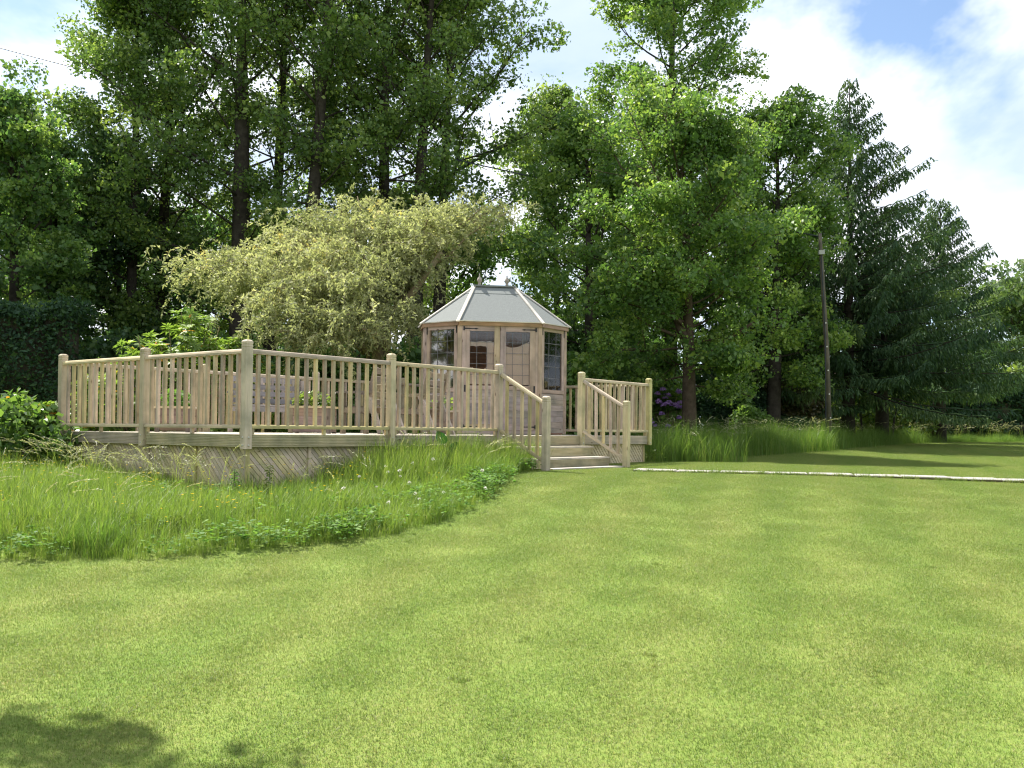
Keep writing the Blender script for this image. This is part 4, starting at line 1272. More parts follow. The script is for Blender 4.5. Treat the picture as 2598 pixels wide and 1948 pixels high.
# rhododendron behind the back-left corner of the deck
def rh(u, vtop, Y, rx, k, seed, label, leaf=0.15, orange=0.02, shape=None):
    X, zt = loc(u, vtop, Y)
    h = zt - zgf(X, Y)
    g = np.random.default_rng(seed)
    return rosettes('rhododendron_bush', label, X, Y, dome(g, k, rx, rx * 0.8, h, 0.2), seed, 'rhodo', leaf, 9, 'rhododendrons round the deck', 0.30, orange)
rh(480, 780, 17.2, 1.25, 330, 71, 'tall bright rhododendron behind the back railing, below the willow')
rh(372, 848, 16.6, 1.05, 190, 72, 'low rhododendron behind the deck corner, left of the taller one', orange=0.03)
rh(590, 850, 17.6, 1.05, 190, 73, 'low rhododendron behind the corner post, right of the taller one', orange=0.03)
rh(270, 930, 16.6, 0.9, 110, 74, 'rhododendron seen through the left railing', orange=0.05)
rh(700, 925, 18.4, 0.9, 110, 76, 'rhododendron hidden behind the garden bench')
rh(128, 1018, 13.7, 0.42, 70, 75, 'small rhododendron with orange leaves touching the left deck post', leaf=0.13, orange=0.10)
def X_of(u, Y):
    return at(u, 1050, Y).x
bush('broadleaf_shrub', 'glossy leafed shrub at the left edge with a tall shoot', X_of(40, 13.2), 13.2, 0.75, 0.6, 1.05, 0.105, 77, 'shrub', 2600, group='shrubs left of the deck', clump=0.26, nc=46, wr=0.62)
bush('broadleaf_shrub', 'rounded shrub between the left edge and the deck', X_of(95, 13.7), 13.7, 0.66, 0.5, 0.98, 0.10, 78, 'shrub', 2400, group='shrubs left of the deck', clump=0.24, nc=36, wr=0.62)
def shoot():
    Y = 13.2
    X = X_of(43, Y); z = zgf(X, Y)
    g = np.random.default_rng(79)
    t = thing('shrub_shoot', 'single tall shoot with drooping leaves above the left shrub', 'plant', (X, Y, z))
    top = loc(50, 995, Y)[1] - z
    pts = wander(g, (0, 0, 0.3), (0.03, 0, 1), top - 0.3, 6, 0.05)
    wd = Wood(); wd.limb(pts, 0.012, 0.004, 5); wd.obj('stems', M['twig'], t)
    B = []; A = []
    for k in range(14):
        f = 1 - (k / 14) * 0.6
        a = int(min(f * 6, 5)); B.append(pts[a] + (pts[a + 1] - pts[a]) * (f * 6 - a)); an = k * 2.4
        A.append((math.cos(an), math.sin(an) * .6, 0.25))
    s = np.full(14, 0.13)
    leaf_obj('foliage', np.array(B), np.array(A), np.tile([0, 0, 1.0], (14, 1)) + g.normal(size=(14, 3)) * 0.2, s, s * 0.6, 0.5 + g.normal(size=14) * 0.2, 'shrub', t, 0.05, 0.2, True)
shoot()
def hedge(label, X0, X1, Y, dep, h, leaf, seed, mat, n, zbase=None):
    g = np.random.default_rng(seed)
    Xc = (X0 + X1) / 2; z = zgf(Xc, Y)
    root = thing('hedge', label, 'hedge', (Xc, Y, z), 0, 'clipped hedges')
    ln = X1 - X0
    face = g.choice(4, n, p=[0.5, 0.3, 0.1, 0.1])
    u1, u2 = g.random(n), g.random(n)
    x = np.where(face == 2, -ln / 2, np.where(face == 3, ln / 2, (u1 - 0.5) * ln))
    y = np.where(face == 0, -dep / 2, np.where(face == 1, (u2 - 0.5) * dep, (u1 - 0.5) * dep))
    zz = np.where(face == 1, h, u2 * h)
    nrm = np.stack([np.where(face == 2, -1.0, np.where(face == 3, 1.0, 0)), np.where(face == 0, -1.0, 0), np.where(face == 1, 1.0, 0)], 1)
    bump = 0.16 * np.sin(x * 2.1 + zz * 2.6 + seed) + 0.12 * np.sin(x * 4.7 - zz * 3.1) - 0.22 * g.random(n)
    pos = np.stack([x, y, zz], 1) + nrm * bump[:, None] + g.normal(size=(n, 3)) * 0.03
    pos[:, 2] = np.maximum(pos[:, 2], 0.02)
    nr = unit(nrm * 0.6 + np.array([0, 0, 0.6]) + g.normal(size=(n, 3)) * 0.6)
    ax = unit(g.normal(size=(n, 3)) + nrm * 0.6)
    s = leaf * g.lognormal(0, 0.2, n)
    core = MB().box((0, 0, h / 2 - 0.05), (ln - 0.5, dep - 0.5, h - 0.5))
    core.obj('stems', M['bark'], root)  # solid dark box added inside the leaves to block light, not real stems
    leaf_obj('foliage', pos, ax, nr, s, s * 0.5, 0.45 + g.normal(size=n) * 0.2, mat, root)
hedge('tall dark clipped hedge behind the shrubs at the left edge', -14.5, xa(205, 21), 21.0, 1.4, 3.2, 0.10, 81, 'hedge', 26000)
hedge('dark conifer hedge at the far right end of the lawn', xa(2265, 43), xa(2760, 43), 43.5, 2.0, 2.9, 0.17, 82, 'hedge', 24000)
hedge('clipped dark hedge with sunlit top behind the oak trunk', xa(1772, 29), xa(1930, 29), 29.0, 1.2, 1.55, 0.10, 83, 'hedge', 9000)
# dense understorey between the summerhouse and the oak
US = 'understorey bushes behind the summerhouse'
bush('understorey_bush', 'dense green bush right behind the summerhouse wall', X_of(1475, 22.5), 22.5, 1.3, 1.0, 2.5, 0.12, 84, 'oak', 9000, cat='bush', group=US, clump=0.42, nc=70)
bush('understorey_bush', 'dense green bush above the right deck corner', X_of(1590, 24), 24, 1.4, 1.0, 2.6, 0.12, 85, 'oak', 9000, cat='bush', group=US, clump=0.42, nc=70)
bush('understorey_bush', 'dark bush behind the summerhouse roof left of the oak', X_of(1540, 28), 28, 2.2, 1.2, 4.2, 0.16, 86, 'maple', 12000, cat='bush', group=US, clump=0.6, nc=80)
bush('understorey_bush', 'dark bush low behind the willow trunk', X_of(1080, 24), 24, 2.2, 1.0, 2.6, 0.15, 87, 'maple', 9000, cat='bush', group=US, clump=0.5, nc=70)
bush('understorey_bush', 'dark bush low behind the middle of the willow', X_of(820, 24.5), 24.5, 2.4, 1.0, 2.4, 0.15, 88, 'maple', 9000, cat='bush', group=US, clump=0.5, nc=70)
bush('understorey_bush', 'dark bush low behind the left end of the willow', X_of(560, 24), 24, 2.2, 1.0, 2.8, 0.15, 89, 'maple', 9000, cat='bush', group=US, clump=0.5, nc=70)
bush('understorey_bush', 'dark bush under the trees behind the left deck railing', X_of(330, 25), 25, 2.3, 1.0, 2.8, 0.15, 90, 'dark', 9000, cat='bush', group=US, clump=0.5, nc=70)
# rhododendron in flower by the right deck corner
def purple_rh():
    X, Y = X_of(1690, 23.2), 23.2
    g = np.random.default_rng(91)
    pts = dome(g, 170, 0.62, 0.6, 1.55, 0.25)
    root = rosettes('flowering_rhododendron', 'dark rhododendron with purple flower heads beside the oak trunk', X, Y, pts, 91, 'oak', 0.12, 8, None, 0.32, 0.0)
    fl = pts[(pts[:, 1] < 0.25)][:44]
    n = 40
    c = np.repeat(fl, n, 0); d = unit(g.normal(size=c.shape)); d[:, 2] = np.abs(d[:, 2])
    pos = c + d * 0.06 + np.array([0, -0.05, 0.05])
    leaf_obj('flower_heads', pos, unit(g.normal(size=c.shape)), d, np.full(len(c), 0.055), np.full(len(c), 0.05), g.random(len(c)), 'purple', root)
purple_rh()
bush('brown_bush', 'twiggy brownish bush under the spruce beside the pole', X_of(2010, 29.5), 29.5, 1.1, 0.8, 1.9, 0.10, 92, 'brownleaf', 6500, cat='bush', clump=0.4, nc=60, stems=16)
bush('brown_bush', 'low dull bush between the hedge and the brown bush', X_of(1905, 27.5), 27.5, 0.6, 0.6, 1.25, 0.10, 93, 'oak', 3000, cat='bush', clump=0.3, nc=36)
LM = 'sunlit shrubs beyond the spruces'
for (u, Y, rx, h, sd, lb) in ((2170, 36.5, 1.5, 2.2, 94, 'sunlit yellow-green shrub seen under the spruce, nearer the pole'), (2275, 37.5, 1.4, 2.3, 95, 'sunlit yellow-green shrub seen under the spruce, nearer the dark hedge'), (2535, 50, 1.7, 4.2, 96, 'bright yellow-green shrub rising above the dark hedge')):
    bush('lime_shrub', lb, X_of(u, Y), Y, rx, 1.0, h, 0.17, sd, 'lime', 5000, group=LM, clump=0.5, nc=60)
tree('broadleaf_tree', 'pale hazy rounded tree at the far right edge', xa(2640, 56), 56, 7.3, .25, 1.2, P_round, 4.4, 0.24, 97, 'fargreen', (0, 0), 36, 22000, 1.0, 0.6, (0, 60), sub=6)
# little bare-stemmed saplings in the gap under the spruces
def sapling(u, Y, h, seed, label):
    g = np.random.default_rng(seed)
    X = X_of(u, Y); z = zgf(X, Y)
    t = thing('sapling', label, 'tree', (X, Y, z), 0, 'thin saplings under the spruces')
    wd = Wood(); pos = []
    tp = wander(g, (0, 0, -0.1), (g.normal() * 0.06, 0, 1), h, 7, 0.07); wd.limb(tp, 0.05, 0.015, 6)
    for k in range(14):
        f = 0.25 + 0.75 * g.random(); a = int(min(f * 7, 6)); b = tp[a] + (tp[a + 1] - tp[a]) * (f * 7 - a)
        an = g.random() * 6.28
        p = wander(g, b, (math.cos(an), math.sin(an) * 0.5, 0.5), g.uniform(0.4, 1.0), 4, 0.2); wd.limb(p, 0.016, 0.005, 4)
        pos += [p[-1], p[-2]]
    wd.obj('trunk', M['bark'], t)
    pos = np.repeat(np.array(pos), 14, 0) + g.normal(size=(len(pos) * 14, 3)) * 0.16
    s = np.full(len(pos), 0.11)
    leaf_obj('crown', pos, g.normal(size=pos.shape), g.normal(size=pos.shape) + np.array([0, 0, 1.0]), s, s * 0.7, 0.4 + g.normal(size=len(pos)) * 0.2, 'dark', t)
sapling(2193, 33.5, 2.5, 101, 'thin dark sapling in the bright gap, left of its neighbour')
sapling(2262, 34, 2.3, 102, 'thin dark sapling in the bright gap, close to the dark hedge')

# far-off wood closing the background
def far_wood():
    g = np.random.default_rng(111)
    n = 40000
    x = g.uniform(-75, 75, n); k = g.random(n)
    top = 7.0 + 1.8 * np.sin(x * 0.21) + 1.2 * np.sin(x * 0.53 + 2) + 0.8 * np.sin(x * 1.3)
    top = np.where(x > 24, np.minimum(top, 5.2 + 0.8 * np.sin(x * 0.4)), top)
    zz = top * k ** 0.75
    y = 70 + g.normal(size=n) * 3.5 + 2 * np.sin(x * 0.3)
    pos = np.stack([x, y, zz + zg(x, y)], 1)
    nr = unit(g.normal(size=(n, 3)) + np.array([0, -0.4, 0.8])); ax = unit(g.normal(size=(n, 3)))
    s = 0.42 * g.lognormal(0, 0.25, n)
    o = leaf_obj('far_wood', pos, ax, nr, s, s * 0.75, 0.35 + 0.2 * np.sin(x * 0.6) + g.normal(size=n) * 0.15, 'fargreen')
    o['kind'] = 'stuff'
    o['label'] = 'hazy green wood closing the view beyond the garden trees'
    o['category'] = 'wood'
far_wood()

# a tree just outside the picture on the left, whose shade reaches the near lawn
tree('shade_tree', 'tree beyond the left edge whose shadow dapples the near lawn', -9.5, 7.2, 10.0, .25, 5.2, P_round, 1.7, 0.14, 121, 'oak', (0, 0), 22, 6500, 0.45, 0.5, (0, 50), sub=5, gap=0.25,
     limbs=[((0, 0, 6.0), (2.3, 1.2, 7.2), 0.09, 0.03), ((0, 0, 6.2), (3.4, 0.3, 7.4), 0.09, 0.03), ((1.5, 0.2, 6.5), (4.0, 0.6, 6.9), 0.05, 0.02), ((2.6, 0.5, 6.9), (4.5, 0.9, 7.3), 0.04, 0.02), ((3.4, 0.6, 7.0), (5.0, 0.75, 7.0), 0.03, 0.015), ((3.6, 0.5, 7.0), (4.7, 0.2, 7.0), 0.03, 0.015)])
for k, (x, y, lb) in enumerate(((-16.2, 14.3, 'unseen tree added left of the garden to darken the left summerhouse pane'), (-16.5, 11.5, 'unseen tree added left of the meadow for the pane reflections, nearer the viewer'), (23.0, 20.5, 'unseen tree added right of the lawn to darken the right summerhouse pane'), (27.0, 24.5, 'unseen tree added right of the lawn for the pane reflections, further back'))):
    tree('shade_tree', lb, x, y, 8.5, .25, 0.8, P_round, 2.4 if k else 2.9, 0.24, 130 + k, 'maple', (0, 0), 24, 5000 if k else 9000, 1.0, 0.7, (0, 55), sub=4)  # out-of-view trees, added so the side panes mirror foliage instead of bright sky
hedge('unseen tall hedge added behind the viewer to darken the summerhouse panes', -17.0, 17.0, -13.0, 2.0, 6.5, 0.24, 124, 'hedge', 6000)  # added out of view so the door panes do not mirror open sky

# ------------------------------------------------------------------ pole and overhead cable
def pole():
    Y = 26.0
    b = at(2106, 1105, Y); top = at(2080, 592, Y); mid = at(2083, 642, Y)
    z = zgf(b.x, Y)
    t = thing('utility_pole', 'thin weathered wooden pole with a grey box, leaning left beside the spruce', 'pole', (b.x, Y, z))
    rel = lambda p: (p.x - b.x, 0, p.z - z)
    MB().tube([(0, 0, -0.3), rel(at(2098, 900, Y)), rel(mid), rel(top)], [0.075, 0.066, 0.05, 0.045], 10).obj('shaft', M['pole'], t, smooth=True)
    mx = rel(mid)
    MB().box((mx[0] - 0.02, -0.09, mx[2]), (0.15, 0.12, 0.11)).obj('junction_box', M['greybox'], t)
    c = rel(at(2093, 1100, Y)); q = rel(at(2091, 850, Y))
    MB().tube([(c[0], -0.11, 0.1), (c[0] - .01, -0.10, 0.8), (q[0], -0.10, q[2]), (mx[0] - 0.02, -0.09, mx[2])], 0.012, 6).obj('down_cable', M['cable'], t)
    for k in range(5):
        p = rel(at(2104 - k * 3, 1060 - k * 60, Y))
        MB().box((p[0], -0.095, p[2]), (0.03, 0.02, 0.03)).obj('cable_clip', M['zinc'], t)
    return at(2081, 600, Y)
ptop = pole()
def cable():
    a = at(-260, 50, 31.0); b = ptop
    pts = []
    for k in range(41):
        s = k / 40
        p = a.lerp(b, s)
        p.z -= 0.55 * 4 * s * (1 - s) * 0.5
        pts.append(p)
    o = MB().tube([p - a for p in pts], 0.017, 6).obj('overhead_cable', M['cable'], None, a)
    o['label'] = 'thin dark overhead cable crossing the sky to the pole'
    o['category'] = 'cable'
cable()


# ------------------------------------------------------------------ planters on the deck
def planter(t_, s_, rot, W, D, H, label, seed, leafmat, nl):
    p = dk(t_, s_)
    t = thing('wooden_planter', label, 'planter', p, rot, 'planters on the deck')
    n = 3
    hb_ = (H - 0.06) / n
    for k in range(n):
        for sy in (-1, 1):
            MB().box((0, sy * (D / 2 - 0.011), 0.02 + hb_ * (k + 0.5)), (W - 0.02, 0.020, hb_ - 0.006)).obj('side_board', M['planter'], t)
        for sx in (-1, 1):
            MB().box((0, 0, 0), (D - 0.05, 0.020, hb_ - 0.006)).obj('end_board', M['planter'], t, (sx * (W / 2 - 0.011), 0, 0.02 + hb_ * (k + 0.5)), (0, 0, math.pi / 2))
    for sx in (-1, 1):
        for sy in (-1, 1):
            MB().box((sx * (W / 2 - 0.03), sy * (D / 2 - 0.002), H / 2 - 0.02), (0.06, 0.022, H - 0.045)).obj('corner_batten', M['chair_z'], t)
    for sy in (-1, 1):
        MB().box((0, sy * (D / 2 - 0.02), H - 0.025), (W + 0.05, 0.07, 0.028)).obj('rim', M['pine_x'], t)
    for sx in (-1, 1):
        MB().box((0, 0, 0), (D - 0.10, 0.07, 0.0285)).obj('rim', M['pine_x'], t, (sx * (W / 2 - 0.02), 0, H - 0.025), (0, 0, math.pi / 2))
    MB().box((0, 0, H - 0.09), (W - 0.05, D - 0.05, 0.03)).obj('compost', M['soil'], t)
    # the plant in it is its own thing
    g = np.random.default_rng(seed)
    q = thing('strawberry_plant' if leafmat == 'lime' else 'leafy_plant', label.replace('planter', 'plant in the planter') if False else PLANT_LABEL[seed], 'plant', (p.x, p.y, p.z + H - 0.07), rot, 'plants in the deck planters')
    pos = np.stack([g.uniform(-W / 2 + .04, W / 2 - .04, nl), g.uniform(-D / 2 + .05, D / 2 - .05, nl), g.uniform(0.04, 0.20, nl) * (1 + 0.3 * g.random(nl))], 1)
    hum = np.cos(pos[:, 0] / W * 2.4)
    pos[:, 2] *= 0.5 + 0.7 * hum
    s = g.uniform(0.06, 0.10, nl)
    wd = Wood()
    for k in range(0, nl, 12):
        wd.limb([np.array([pos[k, 0] * 0.7, pos[k, 1] * 0.7, -0.02]), pos[k]], 0.004, 0.003, 4)
    wd.obj('stems', M['dock'], q)
    leaf_obj('foliage', pos, g.normal(size=(nl, 3)) * np.array([1, 1, 0.3]), g.normal(size=(nl, 3)) * 0.5 + np.array([0, 0, 1.0]), s, s * 0.7, 0.5 + g.normal(size=nl) * 0.2, leafmat, q, 0.1)
PLANT_LABEL = {201: 'bright green leafy plant filling the middle planter by the bench', 202: 'small green plant in the planter before the summerhouse', 203: 'pale grey-green plant in the planter by the left railing'}
planter(2.42, 1.72, 0.0, 0.60, 0.42, 0.40, 'brown boarded planter in the middle of the deck with bright green leaves', 201, 'lime', 240)
planter(5.05, 1.62, 0.10, 0.50, 0.36, 0.40, 'brown boarded planter in front of the summerhouse doors', 202, 'lime', 90)
planter(0.80, 2.62, 0.1, 0.46, 0.40, 0.36, 'grey-brown boarded planter near the left railing', 203, 'clover', 150)

# ------------------------------------------------------------------ instanced ground cover (stuff)
def proto_coll(name, makers):
    c = bpy.data.collections.new(name)
    for k, mk in enumerate(makers):
        o = mk(k)
        COL.objects.unlink(o)
        c.objects.link(o)
    return c
def scatter(name, label, pts, rot, scl, idx, coll):
    me = bpy.data.meshes.new(name)
    n = len(pts)
    me.vertices.add(n)
    me.vertices.foreach_set('co', np.asarray(pts, np.float32).ravel())
    a = me.attributes.new('turn', 'FLOAT_VECTOR', 'POINT'); a.data.foreach_set('vector', np.asarray(rot, np.float32).ravel())
    a = me.attributes.new('size', 'FLOAT', 'POINT'); a.data.foreach_set('value', np.asarray(scl, np.float32))
    a = me.attributes.new('pick', 'INT', 'POINT'); a.data.foreach_set('value', np.asarray(idx, np.int32))
    o = link(bpy.data.objects.new(name, me))
    o['kind'] = 'stuff'; o['label'] = label
    ng = bpy.data.node_groups.new(name + '_scatter', 'GeometryNodeTree')
    ng.interface.new_socket('Geometry', in_out='INPUT', socket_type='NodeSocketGeometry')
    ng.interface.new_socket('Geometry', in_out='OUTPUT', socket_type='NodeSocketGeometry')
    gi = ng.nodes.new('NodeGroupInput'); go = ng.nodes.new('NodeGroupOutput')
    ci = ng.nodes.new('GeometryNodeCollectionInfo')
    ci.inputs['Collection'].default_value = coll
    ci.inputs['Separate Children'].default_value = True
    ci.inputs['Reset Children'].default_value = True
    ip = ng.nodes.new('GeometryNodeInstanceOnPoints')
    ip.inputs['Pick Instance'].default_value = True
    def attr(nm, dt):
        a_ = ng.nodes.new('GeometryNodeInputNamedAttribute'); a_.data_type = dt
        a_.inputs['Name'].default_value = nm
        return [s for s in a_.outputs if s.enabled and s.name == 'Attribute'][0]
    ng.links.new(gi.outputs[0], ip.inputs['Points'])
    ng.links.new(ci.outputs[0], ip.inputs['Instance'])
    ng.links.new(attr('pick', 'INT'), ip.inputs['Instance Index'])
    e2r = ng.nodes.new('FunctionNodeEulerToRotation')
    ng.links.new(attr('turn', 'FLOAT_VECTOR'), e2r.inputs[0])
    ng.links.new(e2r.outputs[0], ip.inputs['Rotation'])
    ng.links.new(attr('size', 'FLOAT'), ip.inputs['Scale'])
    ng.links.new(ip.outputs[0], go.inputs[0])
    md = o.modifiers.new('scatter', 'NODES'); md.node_group = ng
    return o
def blades(name, base, head, ln, wd, bend, tint, mat, segs=2):
    """grass blades as tapered strips; base (n,3), head angle, length, width, bend amount"""
    n = len(base)
    d = np.stack([np.cos(head), np.sin(head), np.zeros(n)], 1); sd = np.stack([-np.sin(head), np.cos(head), np.zeros(n)], 1)
    vs = []
    lv = segs + 1
    for k in range(lv):
        t = k / segs
        c = base + d * (ln * bend * t * t)[:, None] + np.array([0, 0, 1.0]) * (ln * (t - 0.45 * np.minimum(bend, 1.3) * t * t * t))[:, None]
        w_ = wd * (1 - t) ** 0.7 * 0.5 if k < segs else wd * 0.04
        vs.append(c - sd * w_[:, None]); vs.append(c + sd * w_[:, None])
    V = np.stack(vs, 1).reshape(-1, 3)
    b = (np.arange(n) * 2 * lv)[:, None]
    F = np.concatenate([np.stack([b[:, 0] + 2 * k, b[:, 0] + 2 * k + 1, b[:, 0] + 2 * k + 3, b[:, 0] + 2 * k + 2], 1)[:, None] for k in range(segs)], 1).reshape(-1, 4)
    me = bpy.data.meshes.new(name)
    me.vertices.add(len(V)); me.vertices.foreach_set('co', V.astype(np.float32).ravel())
    me.loops.add(F.size); me.loops.foreach_set('vertex_index', F.astype(np.int32).ravel())
    me.polygons.add(len(F)); me.polygons.foreach_set('loop_start', np.arange(0, F.size, 4, dtype=np.int32))
    a = me.attributes.new('tint', 'FLOAT', 'FACE'); a.data.foreach_set('value', np.repeat(np.clip(tint, 0, 1), segs).astype(np.float32))
    me.materials.append(M[mat]); me.update(calc_edges=True)
    return link(bpy.data.objects.new(name, me))
def join_objs(objs):
    """merge raw mesh objects with one tint attribute into the first"""
    me = bpy.data.meshes.new(objs[0].name)
    V = []; F = []; T = []; MI = []; b = 0; mats = []
    for o in objs:
        m = o.data; nv = len(m.vertices)
        co = np.empty(nv * 3, np.float32); m.vertices.foreach_get('co', co); V.append(co.reshape(-1, 3))
        li = np.empty(len(m.loops), np.int32); m.loops.foreach_get('vertex_index', li); F.append(li.reshape(-1, 4) + b)
        t = np.empty(len(m.polygons), np.float32); m.attributes['tint'].data.foreach_get('value', t); T.append(t)
        MI.append(np.full(len(m.polygons), len(mats), np.int32)); mats.append(m.materials[0]); b += nv
    V = np.concatenate(V); F = np.concatenate(F); T = np.concatenate(T); MI = np.concatenate(MI)
    me.vertices.add(len(V)); me.vertices.foreach_set('co', V.ravel())
    me.loops.add(F.size); me.loops.foreach_set('vertex_index', F.ravel())
    me.polygons.add(len(F)); me.polygons.foreach_set('loop_start', np.arange(0, F.size, 4, dtype=np.int32))
    me.polygons.foreach_set('material_index', MI)
    a = me.attributes.new('tint', 'FLOAT', 'FACE'); a.data.foreach_set('value', T)
    for m in mats:
        me.materials.append(m)
    me.update(calc_edges=True)
    first = objs[0]; old = [o.data for o in objs]
    first.data = me
    for o in objs[1:]:
        bpy.data.objects.remove(o)
    return first

# --- region tests -----------------------------------------------------------
def in_poly(px, py, poly):
    x = np.asarray(px); y = np.asarray(py); ins = np.zeros(x.shape, bool)
    n = len(poly)
    for i in range(n):
        x0, y0 = poly[i]; x1, y1 = poly[(i + 1) % n]
        c = ((y0 > y) != (y1 > y)) & (x < (x1 - x0) * (y - y0) / (y1 - y0 + 1e-12) + x0)
        ins ^= c
    return ins
edge_px = [(-500, 1436), (-250, 1430), (0, 1424), (150, 1424), (300, 1426), (450, 1416), (600, 1400), (700, 1392), (800, 1384), (900, 1374), (1000, 1358), (1130, 1322), (1225, 1280), (1258, 1252), (1262, 1232), (1300, 1208), (1385, 1186), (1402, 1178)]
EDGE = [ground_at(u, v) for u, v in edge_px]
MEADOW = [(p.x, p.y) for p in EDGE]
q = dk(SX0 - 0.02, 0.03); MEADOW.append((q.x, q.y))
q = dk(0.03, 0.03); MEADOW.append((q.x, q.y))
q = dk(0.03, LY); MEADOW.append((q.x, q.y))
q = dk(1.5, LY + 0.1); MEADOW.append((q.x, q.y))
MEADOW += [(-6.5, 16.5), (-10.5, 16.5), (-11, 9.0)]
DECKP = [(dk(a, b).x, dk(a, b).y) for a, b in ((-0.0, -0.0), (LX, -0.0), (LX, LY), (0, LY))]
STEPP = [(dk(a, b).x, dk(a, b).y) for a, b in ((SX0 - 0.03, -0.92), (SX1 + 0.03, -0.92), (SX1 + 0.03, 0), (SX0 - 0.03, 0))]
pa, pd, pl = PATH
def on_path(x, y, m=0.26):
    rx, ry = x - pa.x, y - pa.y
    s = rx * pd.x + ry * pd.y; d = np.abs(-rx * pd.y + ry * pd.x)
    return (s > -0.02) & (d < m)
strip_px = [(1640, 1173), (1700, 1172), (1800, 1166), (1900, 1158), (2000, 1151), (2100, 1143), (2200, 1134), (2300, 1126), (2400, 1122), (2700, 1121)]
STRIP = [ground_at(u, v) for u, v in strip_px]
STRIP = [(p.x, min(p.y, 45)) for p in STRIP]
STRIP_FULL = STRIP + [(STRIP[-1][0], 60), (-2, 60), (-2, 21.0)]
q = dk(LX, LY); q2 = dk(LX + 0.03, 0.0)
STRIP_FULL += [(q.x, q.y + .1), (q2.x + 0.02, q2.y)]

# --- mown lawn --------------------------------------------------------------
GS = np.random.default_rng(301)
def lawn_patch(k):
    g = np.random.default_rng(310 + k)
    n = 1300
    xy = g.normal(size=(n, 2)) * 0.15
    base = np.concatenate([xy, np.full((n, 1), -0.004)], 1)
    ln = g.uniform(0.010, 0.026, n); ln[g.random(n) < 0.03] *= 1.5
    tint = np.clip(0.34 + g.normal(size=n) * 0.12, 0, 1)
    dead = g.random(n) < 0.07
    tint[dead] = g.uniform(0.75, 1.0, dead.sum())
    return blades('lawn_patch', base, g.random(n) * 6.28, ln, g.uniform(0.0020, 0.0034, n), g.uniform(0.15, 1.1, n), tint, 'lawn_blade', 2)
LP = proto_coll('lawn_patches', [lawn_patch] * 7)
def view_cells(y0, y1, cell, xlim):
    ys = np.arange(y0, y1, cell)
    P = []
    for y in ys:
        hw = xlim(y)
        xs = np.arange(-hw, hw, cell)
        P.append(np.stack([xs, np.full(len(xs), y)], 1))
    return np.concatenate(P)
P = view_cells(3.2, 46, 0.235, lambda y: 0.56 * y + 0.8)
P = P + GS.uniform(-0.12, 0.12, P.shape)
ok = ~in_poly(P[:, 0], P[:, 1], MEADOW) & ~in_poly(P[:, 0], P[:, 1], DECKP) & ~in_poly(P[:, 0], P[:, 1], STEPP) & ~on_path(P[:, 0], P[:, 1], 0.36) & ~in_poly(P[:, 0], P[:, 1], STRIP_FULL)
ok &= ~((P[:, 0] < -2) & (P[:, 1] > 12.5))
P = P[ok]
def slope_rot(x, y):
    e = 0.15
    return np.arctan((zg(x, y + e) - zg(x, y - e)) / (2 * e)), -np.arctan((zg(x + e, y) - zg(x - e, y)) / (2 * e))
def put_scatter(name, label, P, coll, ncoll, smin, smax, g, dz=0.0, tilt=True, scl=None):
    z = zg(P[:, 0], P[:, 1]) + dz
    rx, ry = slope_rot(P[:, 0], P[:, 1]) if tilt else (np.zeros(len(P)), np.zeros(len(P)))
    # turn about the vertical first, then lean with the slope: small angles, so the axes are turned back
    yaw = g.integers(0, 4, len(P)) * (math.pi / 2) + g.normal(size=len(P)) * 0.1 if tilt else g.random(len(P)) * 6.283
    cx_, sx_ = np.cos(yaw), np.sin(yaw)
    rot = np.stack([cx_ * rx + sx_ * ry, -sx_ * rx + cx_ * ry, yaw], 1)
    s = g.uniform(smin, smax, len(P)) if scl is None else scl
    return scatter(name, label, np.stack([P[:, 0], P[:, 1], z], 1), rot, s, g.integers(0, ncoll, len(P)), coll)
put_scatter('lawn_grass', 'short mown grass of the lawn with pale worn patches', P, LP, 7, 0.95, 1.12, GS)
print('lawn patches', len(P))
# fringe of blades along the path edges
def fringe_tuft(k):
    g = np.random.default_rng(330 + k); n = 26
    base = np.concatenate([g.normal(size=(n, 2)) * 0.025, np.full((n, 1), -0.005)], 1)
    return blades('fringe_tuft', base, g.random(n) * 6.28, g.uniform(0.03, 0.075, n), g.uniform(0.004, 0.006, n), g.uniform(0.3, 1.6, n), 0.3 + g.normal(size=n) * 0.2, 'lawn_blade', 2)
FT = proto_coll('fringe_tufts', [fringe_tuft] * 4)
s_ = GS.uniform(0, pl, 900); side_ = np.where(GS.random(900) < 0.65, -0.27, 0.28) + GS.normal(size=900) * 0.035
Pf = np.stack([pa.x + pd.x * s_ - pd.y * side_, pa.y + pd.y * s_ + pd.x * side_], 1)
put_scatter('path_edge_grass', 'longer grass creeping over the edges of the slab path', Pf, FT, 4, 0.7, 1.3, GS, tilt=False)
# scattered coarser tufts in the lawn
Pt = np.stack([GS.uniform(-4, 6, 500), GS.uniform(4.2, 12, 500)], 1)
ok = ~in_poly(Pt[:, 0], Pt[:, 1], MEADOW) & ~in_poly(Pt[:, 0], Pt[:, 1], DECKP)
Pt = Pt[ok][:36]
Pt = np.repeat(Pt, 4, 0) + GS.normal(size=(len(Pt) * 4, 2)) * 0.05
put_scatter('lawn_tufts', 'slightly longer bright tufts dotted about the lawn', Pt, FT, 4, 0.4, 0.62, GS, tilt=False)

